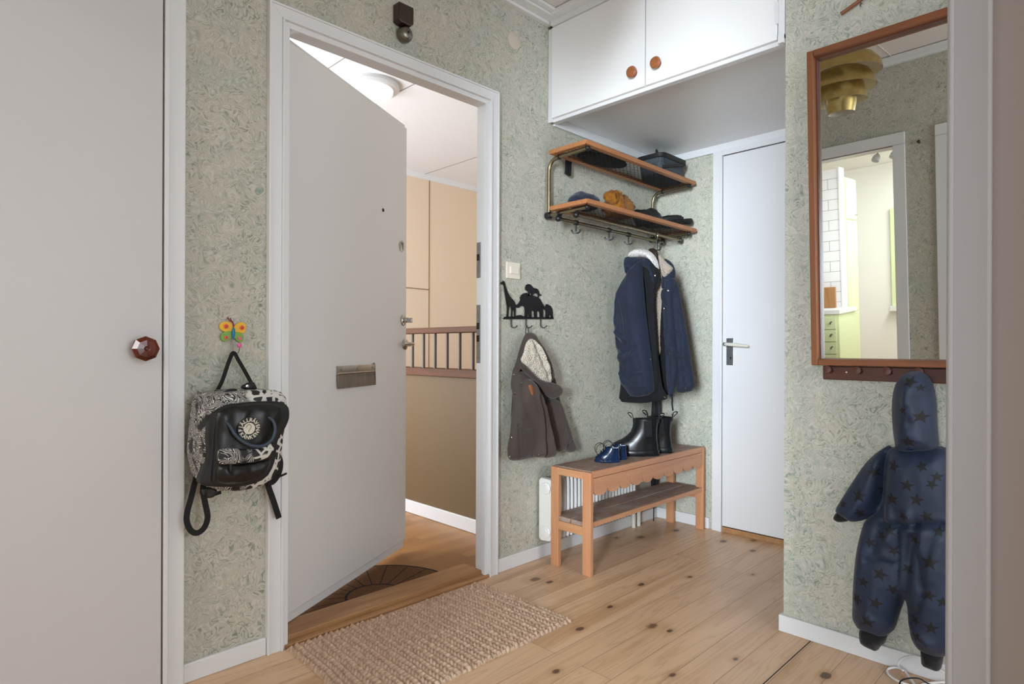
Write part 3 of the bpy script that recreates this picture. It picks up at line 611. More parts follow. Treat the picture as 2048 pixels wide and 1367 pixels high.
# ------------------------------------------------------------------ stairwell
struct(box('landing_floor', (.2, 1.99, -.06), (4.9, 4.7, -.001), M['parquet']), 'oak parquet landing beyond the entrance door', 'floor')
XH = 2.2
struct(box('wall_landing', (XH, 2.098, 0), (XH + .10, 4.3, .845), M['tan']), 'low ochre parapet wall on the landing', 'wall')
struct(box('baseboard_landing', (XH - .012, 2.098, 0), (XH, 4.3, .075), M['trim_paint'], bev=.003), 'white skirting board of the ochre parapet wall', 'skirting board')
r = thing('stair_railing', 'dark wooden handrail with slim balusters on the ochre parapet', 'railing', (XH + .03, 3.2, .845))
zr0 = at(880, 745, x=XH - .015).z; box('bottom_rail', (XH - .02, 2.1, zr0 - .022), (XH + .115, 4.3, zr0 + .022), M['rail_wood'], r, .004)
box('handrail', (XH - .012, 2.1, 1.082), (XH + .06, 4.3, 1.116), M['rail_wood'], r, .006)
ys = [at(x, 700, x=XH + .02).y for x in (825, 847, 871, 894, 920, 946)]
dy = (ys[0] - ys[-1]) / 5
for k in range(-3, 10):
    y = ys[-1] + k * dy
    if 2.12 < y < 4.2: MB().cyl((XH + .02, y, zr0 + .022), (XH + .02, y, 1.084), .010, 14).build('baluster', M['baluster'], r, smooth=True)
YF = 4.62
struct(box('wall_stair', (.2, YF, -1.5), (5.0, YF + .08, 2.8), M['peach']), 'peach panelled wall across the stairwell', 'wall')
m = MB(); xv = at(858, 500, y=YF).x; zt = at(858, 357, y=YF).z; zhh = at(836, 577, y=YF).z
m.box((xv - .004, YF - .004, -1), (xv + .004, YF + .001, zt)); m.box((1.5, YF - .004, zhh - .004), (xv, YF + .001, zhh + .004))
struct(m.build('trim_16', paint('panel_joint', '#9a7c58', .8, 0)), 'thin panel joints on the peach stairwell wall', 'panel joint')
struct(box('trim_17', (.2, YF - .02, 2.555), (5.0, YF, 2.60), M['stair_ceil']), 'white strip under the stairwell ceiling', 'moulding')
m = MB(); m.box((.2, 1.99, 2.60), (5.0, 4.7, 2.68))
struct(m.build('ceiling_stair', M['stair_ceil']), 'white panelled stairwell ceiling', 'ceiling')
m = MB(); jy = 3.16
for x in (1.738, 2.21, 3.43): m.box((x - .004, 2.1, 2.5985), (x + .004, YF, 2.602))
struct(m.build('trim_18', paint('ceiling_joint', '#a49f9b', .8, 0)), 'thin joints between the stairwell ceiling panels', 'panel joint')
struct(box('wall_stair', (4.9, 1.99, -1.5), (5.0, 4.7, 2.8), M['peach']), 'far side wall of the stairwell', 'wall')
struct(box('wall_stair', (.1, 1.99 + .11, -.1), (.2, 4.7, 2.8), M['tan']), 'near side wall of the stairwell behind the open door', 'wall')
lc = at(752, 172, z=2.60); l = thing('ceiling_lamp', 'round white dome lamp on the stairwell ceiling', 'lamp', (lc.x - .03, lc.y, 2.60))
lcx, lcy = lc.x - .03, lc.y
MB().lathe((lcx, lcy, 2.60), (0, 0, -1), [(.165, 0), (.168, .022), (.16, .03), (.12, .034)], 40).build('lamp_base', M['trim_paint'], l, smooth=True)
MB().lathe((lcx, lcy, 2.60), (0, 0, -1), [(.13, .03), (.128, .05), (.10, .075), (.06, .09), (0, .095)], 40).build('lamp_shade', M['lamp_glass'], l, smooth=True)
pl_ = bpy.data.lights.new('dome_bulb', 'AREA'); pl_.shape = 'DISK'; pl_.size = .2; pl_.energy = 5; pl_.color = (1, .96, .90)
o = link(bpy.data.objects.new('dome_bulb', pl_)); o.location = (lcx, lcy, 2.49); o['kind'] = 'helper'

# ------------------------------------------------------------------ kitchen, seen in the mirror
struct(box('kitchen_floor', (-4.1, .2, -.06), (XD - 2.4 + 2.3, 3.2, -.002), M['parquet']), 'kitchen floor behind the kitchen doorway', 'floor')
struct(box('wall_kitchen', (-4.1, .2, 0), (-4.0, 3.2, 2.6), M['wall_white']), 'bright white far wall of the kitchen in the mirror', 'wall')
struct(box('wall_kitchen', (-4.0, 3.1, 0), (XD - .1, 3.2, 2.6), M['wall_white']), 'white long wall of the kitchen', 'wall')
struct(box('wall_kitchen', (-4.1, .86, 0), (XD - .1, .94, 2.6), M['wall_white']), 'white partition between the kitchen and the room behind the camera', 'wall')
struct(box('ceiling_kitchen', (-4.1, .2, 2.53), (XD - .1, 3.2, 2.6), M['wall_white']), 'white kitchen ceiling in the mirror', 'ceiling')
struct(box('wall_tiled', (-2.32, 2.003, 0), (-2.2, 3.1, 2.29), M['tiles']), 'white tiled kitchen wall with thin grey joints in the mirror', 'wall')
struct(box('trim_19', (-2.33, 1.99, 0), (-2.19, 2.004, 2.30), M['trim_paint']), 'white edge strip of the tiled kitchen wall', 'trim')
c = thing('tall_cabinet', 'tall pale green kitchen cabinet beside the tiled wall in the mirror', 'cabinet', (-2.5, 2.2, 0))
box('carcass', (-2.66, 1.995, .0), (-2.34, 2.6, 2.22), M['green'], c, .002)
for z0, z1 in ((.08, .885), (.892, 1.80), (1.81, 2.21)):
    dd = box('cabinet_door', (-2.655, 1.978, z0), (-2.345, 1.995, z1), M['green'], c, .003)
MB().lathe((-2.60, 1.978, 1.86), (0, -1, 0), [(.006, 0), (.006, .015), (.012, .02), (0, .025)], 12).build('knob', M['dull_steel'], dd, smooth=True)
c = thing('drawer_unit', 'pale green kitchen drawer unit under the white worktop in the mirror', 'drawer unit', (-1.9, 2.2, 0))
box('carcass', (-2.19, 1.885, .0), (-1.715, 2.7, .905), M['green'], c, .002)
for k in range(7):
    z1 = .875 - k * .115; dw = box('drawer', (-1.715, 1.91, z1 - .108), (-1.70, 2.34, z1), M['green'], c, .003)
    MB().tube([(-1.70, 1.945, z1 - .04), (-1.675, 1.945, z1 - .042), (-1.672, 1.95, z1 - .06)], .007, 8).build('drawer_handle', M['bell_metal'], dw, smooth=True)
tag(box('worktop', (-2.2, 1.87, .905), (-1.69, 3.09, .945), M['trim_paint'], bev=.003), 'white kitchen worktop over the green drawers in the mirror', 'worktop')
m = MB(); m.box((-2.13, 2.03, .946), (-2.11, 2.25, 1.15)); cb = m.build('cutting_board', M['board_wood'], bev=.006)
tag(cb, 'beech cutting board leaning on the kitchen tiles in the mirror', 'cutting board')
w = thing('window_1', 'pale green window frame at the right of the mirrored kitchen', 'window', (-3.95, 1.95, .8)); tag(w, kind='structure')
box('window_frame', (-3.99, 1.93, .86), (-3.95, 1.99, 2.0), M['green'], w, .002); box('window_sill', (-3.99, 1.5, .80), (-3.88, 2.0, .86), M['trim_paint'], w, .003)
for k, (px_, y_) in enumerate(((0, 1.885), (1, 1.72))):
    s = thing('spot_light', ('white ceiling spotlight nearer the far kitchen wall in the mirror', 'white ceiling spotlight right of the other one in the mirror')[k], 'spotlight', (-3.1, y_, 2.53), group='kitchen ceiling spotlights')
    MB().lathe((-3.1, y_, 2.53), (0, 0, -1), [(.02, 0), (.02, .012), (.006, .014), (.006, .04)], 14).build('spot_base', M['dull_steel'], s, smooth=True)
    MB().lathe((-3.1, y_, 2.50), (.4, .3, -1), [(.02, 0), (.036, .03), (.038, .075), (.03, .078), (0, .07)], 18).build('spot_head', M['dull_steel'], s, smooth=True)

# ================================================================== THINGS ON THE WALLS AND FLOOR
# door bell, wall cover, switch
b0, b1 = at(793, 10, y=YA - .03), at(828, 45, y=YA - .03)
t = thing('door_bell', 'old dark bakelite door bell with grey metal gong above the door', 'door bell', (b0.x, YA, b1.z))
m = MB(); zt_, zb_ = at(800, 6, y=YA - .03).z, at(815, 52, y=YA - .03).z; bx0, bx1 = at(795, 30, y=YA - .03).x, at(828, 30, y=YA - .04).x
m.prism([(bx0, YA - .04, zb_ + .006), (bx0, YA - .04, zt_), (bx1, YA - .04, zt_), (bx1, YA - .04, zb_ + .010), (bx1 - .012, YA - .04, zb_), (bx0 + .014, YA - .04, zb_)], (0, .04, 0)); m.build('bell_box', M['bakelite'], t, .004)
g = at(813, 67, y=YA - .03)
MB().lathe((g.x, YA - .012, g.z), (0, -1, 0), [(.030, 0), (.031, .008), (.028, .020), (.019, .028), (.006, .031), (0, .031)], 32).build('gong', M['bell_metal'], t, smooth=True)
m = MB(); m.lathe((g.x, YA - .043, g.z), (0, -1, 0), [(.005, 0), (.004, .004), (0, .005)], 10); m.build('screw', M['bakelite'], t, smooth=True)
m = MB(); m.box((g.x - .012, YA - .012, g.z + .01), (g.x + .008, YA, zb_ + .01)); m.build('bracket', M['black'], t)
q = at(1029, 81, y=YA - .004); tag(MB().lathe((q.x, YA, q.z), (0, -1, 0), [(.039, 0), (.039, .003), (.036, .005), (0, .006)], 40).build('wall_cover', M['beige_cover'], smooth=True), 'round beige blank cover high on the wallpaper near the cupboard', 'wall cover')
p0, p1 = at(1013, 522, y=YA - .008), at(1041, 559, y=YA - .008)
t = thing('light_switch', 'cream square rocker light switch above the animal coat hooks', 'light switch', (p0.x, YA, p1.z))
box('frame', (p0.x, YA - .009, p1.z), (p1.x, YA, p0.z), M['cream_plastic'], t, .004)
w_ = (p1.x - p0.x); box('rocker', (p0.x + w_ * .22, YA - .015, p1.z + w_ * .24), (p1.x - w_ * .16, YA - .008, p0.z - w_ * .22), M['cream_plastic'], t, .003)

# animal silhouette coat hooks
PLW = Plane(y=YA - .008); zz = lambda pts: [PLW.px(p) for p in zoomed(pts, 980, 500, .3221)]
t = thing('coat_hook_rail', 'black metal coat hook rail cut as giraffe, elephant and lion', 'coat hook', tuple(PLW.w(zz([(230, 430)])[0])))
def cut(name, pts):
    vs = [PLW.w(p, 0) for p in zz(pts)]; return MB().prism(vs, (0, .003, 0)).build(name, M['black_iron'], t)
cut('giraffe', [(68, 207), (70, 199), (79, 195), (81, 189), (84, 195), (89, 190), (90, 197), (95, 205), (98, 222), (108, 252), (118, 275), (128, 292), (148, 312), (156, 326), (160, 345), (160, 380), (158, 416), (151, 416), (151, 380), (147, 366), (141, 376), (139, 416), (131, 416), (133, 372), (130, 352), (121, 345), (117, 372), (114, 416), (104, 416), (107, 370), (106, 345), (100, 310), (93, 265), (86, 218), (80, 213)])
cut('elephant', [(166, 356), (161, 346), (163, 338), (170, 340), (175, 333), (184, 322), (190, 308), (188, 294), (196, 277), (210, 268), (228, 264), (240, 270), (252, 281), (272, 282), (296, 290), (312, 303), (322, 322), (334, 340), (342, 368), (340, 372), (330, 352), (331, 385), (332, 417), (310, 417), (308, 385), (298, 372), (292, 385), (293, 417), (275, 417), (273, 380), (262, 374), (258, 382), (259, 417), (242, 417), (240, 385), (234, 392), (233, 417), (215, 417), (218, 380), (214, 352), (200, 344), (188, 350), (176, 358)])
cut('lion', [(222, 246), (220, 234), (225, 216), (236, 210), (248, 211), (262, 222), (270, 234), (292, 238), (301, 248), (308, 266), (311, 277), (318, 274), (320, 279), (314, 285), (306, 280), (303, 294), (298, 294), (298, 276), (290, 268), (274, 269), (264, 283), (254, 283), (258, 268), (248, 268), (242, 286), (232, 286), (240, 268), (236, 256)])
cut('ape', [(344, 419), (347, 390), (343, 370), (336, 356), (344, 352), (347, 338), (355, 334), (366, 340), (378, 346), (388, 366), (391, 395), (391, 419), (380, 422), (378, 404), (370, 404), (366, 422)])
cut('base', [(82, 425), (92, 413), (110, 412), (160, 411), (172, 404), (190, 402), (206, 408), (216, 414), (395, 416), (395, 428), (86, 428)])
for k, hxp in enumerate((129, 221, 312)):
    P = [PLW.w(q_, h) for q_, h in zip(zz([(hxp, 428), (hxp, 455), (hxp, 474), (hxp + 5, 481), (hxp + 11, 478), (hxp + 13, 468)]), (.002, .002, .004, .012, .022, .028))]
    MB().tube(catmull(P, 4), .0026, 8).build('hook', M['black_iron'], t, smooth=True)

# butterfly hook
PLB = Plane(y=YA - .006); zb2 = lambda pts: [PLB.px(p) for p in zoomed(pts, 420, 620, .07315)]
t = thing('butterfly_hook', 'painted wooden butterfly wall hook holding up the black backpack', 'wall hook', tuple(PLB.w(zb2([(620, 700)])[0])))
def wing(pts, mat, nm='wing'): return MB().prism([PLB.w(p, .004) for p in catmull([Vector((*q_, 0)) for q_ in zb2(pts)], 5, True) for p in [(p.x, p.y)]], (0, .006, 0)).build(nm, mat, t, .001)
wing([(620, 480), (560, 350), (430, 310), (320, 330), (255, 400), (265, 500), (330, 560), (400, 590), (520, 570), (620, 580)], M['butterfly_yellow'])
wing([(640, 480), (720, 370), (850, 330), (950, 370), (975, 470), (950, 570), (880, 630), (800, 610), (680, 590)], M['butterfly_yellow'])
wing([(620, 590), (480, 575), (370, 595), (295, 670), (290, 770), (340, 840), (440, 850), (540, 790), (620, 740)], M['butterfly_green'])
wing([(640, 590), (760, 600), (860, 640), (900, 720), (890, 830), (830, 880), (740, 850), (680, 780), (640, 740)], M['butterfly_green'])
for (cx_, cy_), r1, c1, r2, c2 in (((420, 440), .0075, 'butterfly_orange', .0052, 'butterfly_red'), ((855, 478), .0075, 'butterfly_orange', .0052, 'butterfly_red'), ((425, 745), .0055, 'butterfly_coral', .0035, 'butterfly_red'), ((795, 770), .0055, 'butterfly_coral', .0035, 'butterfly_pink')):
    q = PLB.w(zb2([(cx_, cy_)])[0], .004); MB().lathe(q, (0, -1, 0), [(r1, 0), (r1, .003), (r1 * .7, .0035), (0, .0035)], 20).build('wing_spot', M[c1], t, smooth=True)
    MB().lathe(q + Vector((0, -.0034, 0)), (0, -1, 0), [(r2, 0), (r2 * .8, .0025), (0, .003)], 18).build('wing_spot', M[c2], t, smooth=True)
ya_, yb_ = PLB.w(zb2([(625, 470)])[0], .008), PLB.w(zb2([(600, 790)])[0], .008)
MB().tube([ya_ + (yb_ - ya_) * k for k in (0, .12, .35, .65, .88, 1)], [.001, .0035, .005, .005, .0035, .001], 12).build('body', M['butterfly_blue'], t, smooth=True)
for e in ((450, 195), (530, 215)):
    MB().tube(catmull([PLB.w(p, .008) for p in zb2([(625, 450), (600, 340), ((570 + e[0]) / 2, 275), e])], 4), .0018, 7).build('antenna', M['antenna_red'], t, smooth=True)
hk = [PLB.w(p, h) for p, h in zip(zb2([(590, 780), (590, 1000), (595, 1130), (625, 1175), (665, 1150), (680, 1040)]), (.006, .008, .010, .020, .032, .036))]
MB().tube(catmull(hk, 4), .0013, 8).build('hook', M['steel'], t, smooth=True)
MB().lathe(hk[-1] + Vector((0, 0, .002)), (0, 0, 1), [(.0001, -.002), (.0055, .002), (.0075, .0075), (.0055, .013), (.0001, .016)], 16).build('bead', M['butterfly_pink'], t, smooth=True)

# backpack
zk_ = lambda pts: zoomed(pts, 380, 740, .19015)
P_side, P_front = Plane(y=1.875), Plane(y=1.80)
t = thing('backpack', 'black school backpack with white leaf print hanging on the butterfly hook', 'backpack', tuple(P_side.w(P_side.px((470, 975)))))
puff('body', P_side, zk_([(110, 300), (165, 245), (270, 228), (420, 208), (570, 200), (700, 196), (800, 196), (880, 225), (925, 300), (915, 480), (880, 700), (850, 980), (760, 1130), (560, 1215), (300, 1240), (110, 1190), (60, 980), (42, 900), (62, 640), (85, 440)]), M['print'], t, front=.02, back=.02, edge=.03, rim=.062, rough=.003, folds=[(zk_([(120, 420), (60, 900)]), -.004, .012)])
puff('zip_panel', P_front, zk_([(232, 440), (300, 390), (390, 352), (550, 335), (760, 318), (930, 325), (1000, 375), (1012, 440), (1006, 515), (965, 605), (905, 695), (882, 750), (872, 850), (850, 985), (770, 1125), (600, 1196), (430, 1216), (240, 1210), (90, 1200), (100, 1120), (150, 1010), (175, 850), (165, 640), (190, 500)]), M['black_nylon'], t, front=.006, back=.004, edge=.015, rim=.022, rough=.002)
P_pan = Plane(y=1.778)
puff('front_panel', P_pan, zk_([(262, 450), (320, 405), (400, 372), (550, 356), (750, 340), (910, 348), (970, 385), (992, 440), (990, 510), (952, 600), (898, 690), (876, 750), (862, 850), (842, 980), (768, 1118), (600, 1188), (430, 1206), (265, 1196), (205, 1190), (215, 1040), (235, 880), (240, 640)]), M['satin_black'], t, front=.022, back=.002, edge=.05, rim=.001, rough=.002, folds=[(zk_([(290, 900), (420, 1150)]), .004, .01), (zk_([(560, 420), (520, 560)]), .002, .01), (zk_([(240, 760), (280, 1100)]), .003, .008)])
puff('pocket', Plane(y=1.760), zk_([(290, 960), (560, 985), (850, 930), (835, 1000), (775, 1100), (600, 1176), (430, 1194), (300, 1186), (262, 1120)]), M['satin_black'], t, front=.02, back=.001, edge=.05, rim=.001, rough=.003, folds=[(zk_([(340, 1000), (400, 1180)]), .004, .01)])
puff('pocket_flap', Plane(y=1.750), zk_([(285, 984), (288, 860), (318, 826), (430, 818), (560, 830), (700, 832), (790, 806), (868, 758), (884, 790), (872, 880), (790, 930), (690, 958), (550, 982), (400, 988)]), M['print'], t, front=.008, back=.002, edge=.02, rim=.002, rough=.002)
PH = Plane(y=1.748)
MB().tube(catmull([PH.w(PH.px(p), h) for p, h in zip(zk_([(385, 535), (418, 580), (470, 680), (550, 750), (650, 790), (755, 786), (840, 732), (884, 640), (886, 560), (855, 508), (815, 497)]), (-.012, -.002, .006, .010, .012, .012, .010, .006, 0, -.006, -.012))], 5), [.004] * 5 + [.0048] * 41 + [.004] * 5, 10).build('grab_handle', M['handle_blue'], t, smooth=True)
def rib(path, w, plane, mat=M['webbing'], nm='strap', hs=None, **k): return ribbon(nm, [plane.w(plane.px(p), (hs[i] if hs else 0)) for i, p in enumerate(path)], w, plane.N, mat, t, **k)
PS = Plane(y=1.955)
rib([(428, 792), (444, 762), (458, 722), (467, 705), (478, 722), (497, 755), (511, 782)], .011, Plane(y=1.945), nm='top_loop', hs=[-.0, 0, 0, .0, 0, 0, 0])
puff('loop_tab', Plane(y=1.86), zk_([(530, 185), (560, 150), (660, 112), (690, 160), (705, 205), (600, 210)]), M['black_nylon'], t, front=.006, rim=.003, edge=.01)
q = Plane(y=1.848); MB().lathe(q.w(q.px(zk_([(602, 168)])[0])), (0, -1, 0), [(.005, 0), (.005, .003), (0, .004)], 14).build('stud', M['steel'], t, smooth=True)
puff('loop_tab', Plane(y=1.90), zk_([(235, 245), (268, 200), (305, 245)]), M['black_nylon'], t, front=.004, rim=.002, edge=.01)
puff('loop_tab', Plane(y=1.84), zk_([(350, 235), (400, 195), (480, 190), (500, 210), (420, 245)]), M['black_nylon'], t, front=.008, rim=.003, edge=.01)
zw = lambda pts: zoomed(pts, 350, 600, .35129)
rib(zw([(128, 985), (112, 1040), (90, 1130), (68, 1200), (62, 1255), (82, 1305), (118, 1318), (155, 1285), (172, 1225), (160, 1150), (150, 1080), (165, 1040)]), .016, Plane(y=1.93), nm='shoulder_strap', hs=[0, 0, 0, .004, .008, .012, .014, .018, .02, .018, .014, .0])
rib(zw([(565, 830), (588, 880), (600, 930), (590, 985), (560, 1030), (530, 1040)]), .018, Plane(y=1.935), nm='shoulder_strap')
rib(zw([(515, 1000), (535, 1070), (560, 1140), (592, 1240)]), .018, Plane(y=1.945), nm='shoulder_strap')
rib(zw([(555, 1020), (590, 1005), (636, 985)]), .006, Plane(y=1.93), nm='strap_end'); rib(zw([(150, 1115), (200, 1110), (262, 1092)]), .010, Plane(y=1.92), nm='strap_end')
puff('buckle', Plane(y=1.92), zw([(140, 1080), (175, 1060), (235, 1070), (240, 1095), (215, 1125), (150, 1125)]), M['black'], t, front=.006, rim=.003, edge=.008)
rib(zw([(186, 690), (178, 760), (180, 830)]), .006, Plane(y=1.768), M['black'], 'zip_pull'); rib(zk_([(425, 990), (425, 1060)]), .005, Plane(y=1.738), M['black'], 'zip_pull')
LG = Plane(y=1.7505); lc = LG.px(zk_([(622, 612)])[0]); rr = abs(LG.px(zk_([(742, 612)])[0])[0] - lc[0])
lg = MB().lathe(LG.w(lc), (0, -1, 0), [(rr * 1.0, -.002), (rr * 1.0, .0008), (0, .0008)], 48).build('logo_patch', M['satin_black'], t)
MB().lathe(LG.w(lc, .0008), (0, -1, 0), [(rr * .50, 0), (rr * .50, .0008), (0, .0008)], 36).build('logo_disc', M['logo_cream'], lg)
tm = MB()
for word, a0, da in (('FJ\u00c4LLR\u00c4VEN', math.radians(187), -math.radians(21.5)), ('K\u00c5NKEN', math.radians(214), math.radians(22.5))):
    for i, ch in enumerate(word):
        a = a0 + da * i; rad = rr * (.60 if word[0] == 'F' else .93); rot = a - PI / 2 if word[0] == 'F' else a + PI / 2
        M4 = Matrix.Translation(LG.w((lc[0] + math.cos(a) * rad, lc[1] + math.sin(a) * rad), .0013)) @ Matrix.Rotation(PI / 2, 4, 'X') @ Matrix.Rotation(rot, 4, 'Z') @ Matrix.Diagonal((.92, 1, 1, 1))
        tm.add(*text_mesh(ch, rr * .46, M4, None))
tm.build('logo_lettering', M['logo_cream'], lg)
fx_ = [(-.30, .10), (-.12, .34), (.10, .30), (.16, .14), (.10, .02), (.02, -.10), (-.06, -.30)]
MB().tube(catmull([LG.w((lc[0] + a * rr, lc[1] + b * rr), .0018) for a, b in fx_], 5), rr * .022, 6).build('logo_outline', M['bakelite'], lg)

# child's brown jacket on the animal hooks
zj = lambda pts: zoomed(pts, 980, 500, .3221)
t = thing('child_jacket', "child's brown canvas jacket with cream fleece hood hanging from the animal hooks", 'jacket', tuple(Plane(y=1.93).w(Plane(y=1.93).px((1060, 915)))))
MB().tube(catmull([Plane(y=1.955).w(Plane(y=1.955).px(p)) for p in zj([(222, 520), (222, 490), (226, 470), (234, 480), (240, 520)])], 4), .0026, 7).build('hanging_loop', M['brown_dark'], t, smooth=True)
puff('back_panel', Plane(y=1.945), zj([(395, 760), (430, 930), (470, 1080), (500, 1165), (440, 1250), (390, 1240), (300, 1270), (140, 1290), (130, 1100), (150, 760), (220, 560)]), M['brown_dark'], t, front=.012, back=.012, edge=.03)
puff('sleeve', Plane(y=1.925), zj([(392, 915), (430, 940), (462, 1050), (498, 1160), (521, 1215), (516, 1250), (488, 1257), (440, 1236), (400, 1246), (392, 1200), (360, 1060), (330, 930)]), M['brown'], t, front=.03, back=.01, edge=.035, folds=[(zj([(415, 1240), (505, 1165)]), -.006, .006), (zj([(400, 950), (440, 1220)]), .005, .012)])
puff('front_panel', Plane(y=1.91), zj([(160, 745), (138, 790), (130, 840), (148, 905), (150, 960), (135, 1060), (126, 1160), (111, 1215), (114, 1296), (150, 1309), (245, 1288), (285, 1285), (300, 1180), (300, 1000), (290, 860), (240, 760)]), M['brown'], t, front=.03, back=.01, edge=.04, rim=.003, folds=[(zj([(150, 960), (152, 1100), (150, 1290)]), -.004, .005), (zj([(150, 1060), (245, 1108)]), .0035, .006), (zj([(155, 1110), (260, 1108)]), -.004, .005), (zj([(160, 840), (240, 850)]), -.003, .005), (zj([(200, 870), (250, 1040), (280, 1180)]), -.006, .012), (zj([(150, 1235), (285, 1240)]), -.003, .005)])
puff('sleeve', Plane(y=1.878), zj([(205, 800), (262, 800), (312, 900), (350, 1040), (385, 1180), (398, 1280), (335, 1291), (262, 1283), (268, 1240), (284, 1195), (277, 1120), (248, 1050), (205, 970), (194, 900)]), M['brown'], t, front=.034, back=.012, edge=.035, folds=[(zj([(250, 850), (290, 1020), (300, 1270)]), .008, .012), (zj([(300, 900), (345, 1150), (350, 1280)]), .006, .010), (zj([(270, 900), (315, 1080), (325, 1280)]), -.007, .008)])
hd = puff('hood', Plane(y=1.92), zj([(220, 520), (242, 507), (264, 515), (282, 548), (332, 620), (368, 710), (388, 800), (330, 830), (260, 790), (200, 730), (172, 735), (160, 770), (150, 840), (134, 850), (140, 760), (165, 700), (188, 610)]), M['brown'], t, front=.045, back=.02, edge=.05, folds=[(zj([(225, 530), (190, 620), (165, 730)]), .008, .008)])
puff('hood_lining', Plane(y=1.872), zj([(248, 545), (287, 562), (332, 640), (362, 720), (386, 818), (350, 822), (308, 812), (268, 772), (184, 690), (210, 640), (222, 580)]), M['sherpa'], hd, front=.018, back=.004, edge=.045, rough=.003, fscale=60, folds=[(zj([(262, 560), (320, 700), (370, 815)]), -.010, .012), (zj([(300, 600), (355, 740)]), .008, .014)])
puff('hood_brim', Plane(y=1.862), zj([(184, 690), (205, 712), (262, 768), (310, 808), (385, 820), (437, 846), (438, 880), (424, 908), (388, 926), (352, 906), (322, 860), (290, 818), (245, 790), (200, 745), (184, 715)]), M['brown_dark'], hd, front=.024, back=.006, edge=.022, folds=[(zj([(250, 780), (330, 830), (400, 850)]), -.004, .006)])
for p in ((148, 770), (195, 825), (153, 888), (172, 1088), (138, 1162), (122, 1283), (268, 1275), (303, 1270)): stud(t, [o for o in t.children if o.type == 'MESH'], zj([p])[0], .0048, M['bell_metal'])
puff('leather_tag', Plane(y=1.842), zj([(238, 838), (256, 832), (268, 850), (270, 905), (258, 900), (246, 860)]), M['tan_leather'], t, front=.002, back=.012, rim=.001, edge=.01)

# scalloped pine bench
BX0, BX1, BY0, BY1, BZ = 2.133, 3.157, 1.657, 1.888, .455
t = thing('bench', 'orange pine bench with scalloped front edge and dusty slatted shelf', 'bench', ((BX0 + BX1) / 2, (BY0 + BY1) / 2, 0))
for x0, x1 in ((BX0, BX0 + .022), (BX1 - .022, BX1)):
    for y0, y1 in ((BY0, BY0 + .046), (BY1 - .046, BY1)): box('leg', (x0, y0, 0), (x1, y1, BZ), M['pine_c'], t, .003)
    box('end_rail', (x0 + .001, BY0 + .046, .172), (x1 - .001, BY1 - .046, .212), M['pine_y'], t, .002)
    box('end_rail', (x0 + .001, BY0 + .046, BZ - .034), (x1 - .001, BY1 - .046, BZ - .002), M['pine_y'], t, .002)
box('seat', (BX0 + .022, BY0 + .012, BZ - .016), (BX1 - .022, BY1, BZ + .002), M['dusty'], t, .003)
box('front_rail', (BX0 + .0225, BY0 + .001, BZ - .026), (BX1 - .0225, BY0 + .0115, BZ + .003), M['pine_x'], t, .002)
ax0, ax1, nl = BX0 + .023, BX1 - .023, 10
pts = [(ax0, BZ - .028)]; 
cus = [ax0] + [at(p, q, y=BY0).x for p, q in zoomed([(610, 540), (705, 515), (797, 490), (885, 465), (967, 445), (1050, 425), (1128, 403), (1200, 385), (1272, 370)], 1060, 820, .25606)] + [ax1]
for i in range(len(cus) - 1):
    a, b = cus[i], cus[i + 1]; w_ = b - a
    zc_ = BZ - .064; sag = .044
    for k in range(13):
        u = k / 12; ph = u * PI
        pts.append((a + w_ * (.5 - .5 * math.cos(ph)) if 0 < k < 12 else (a + .0015 if k == 0 else b - .0015), zc_ - sag * max(0, math.sin(ph)) ** .65))
pts.append((ax1, BZ - .028))
MB().prism([(x, BY0 + .002, z) for x, z in pts], (0, .012, 0)).build('scalloped_apron', M['pine_x'], t)
ya1, yb1 = BY0 + .0465, BY1 - .0465; xa1, xb1 = BX0 + .0225, BX1 - .0225
for pts in ([(xa1, BY0 + .012), (xb1, BY0 + .012), (xb1, ya1), (BX1 - .002, ya1), (BX1 - .002, BY0 + .112), (BX0 + .002, BY0 + .112), (BX0 + .002, ya1), (xa1, ya1)], [(BX0 + .002, BY0 + .117), (BX1 - .002, BY0 + .117), (BX1 - .002, yb1), (xb1, yb1), (xb1, BY1 - .008), (xa1, BY1 - .008), (xa1, yb1), (BX0 + .002, yb1)]):
    MB().prism([(x, y, .213) for x, y in pts], (0, 0, .020)).build('shelf_slat', M['dusty'], t, .002)
box('slat_edge', (BX0 + .023, BY0 + .006, .2125), (BX1 - .024, BY0 + .0119, .234), M['pine_x'], t, .001)

# radiator behind the bench
r0, r1 = at(1078, 1000, y=1.970).x, 2.86
zr1, zr0_ = at(1088, 957, y=1.93).z, at(1088, 1083, y=1.93).z
t = thing('radiator', 'white column radiator on the wall behind the pine bench', 'radiator', ((r0 + r1) / 2, 1.93, zr0_))
n = 24
m = MB(); m.prism([(r0, 1.972, zr0_ + .012), (r0, 1.960, zr0_), (r0, 1.902, zr0_ + .004), (r0, 1.895, zr0_ + .016), (r0, 1.895, zr1 - .014), (r0, 1.902, zr1 - .002), (r0, 1.960, zr1), (r0, 1.972, zr1 - .012)], (.034, 0, 0))
ep = m.build('end_section', M['rad'], t, .005)
for z_ in (zr1 - .045, zr0_ + .045):
    MB().lathe((r0 + .001, 1.925, z_), (-1, 0, 0), [(.030, 0), (.030, .006), (.026, .009)], 8).build('end_cap', M['rad'], ep, .001); MB().lathe((r0 - .006, 1.925, z_), (-1, 0, 0), [(.017, 0), (.015, .008), (0, .009)], 20).build('plug', M['rad'], ep, smooth=True)
for k in range(n):
    x = r0 + .05 + k * (r1 - r0 - .05) / n
    for y_ in (1.905,): MB().tube(catmull([(x, y_ + .028, zr1 - .006), (x, y_ + .008, zr1 - .010), (x, y_, zr1 - .035), (x, y_, zr0_ + .035), (x, y_ + .008, zr0_ + .012), (x, y_ + .028, zr0_ + .008)], 4), .0095, 10).build('column', M['rad'], t, smooth=True)
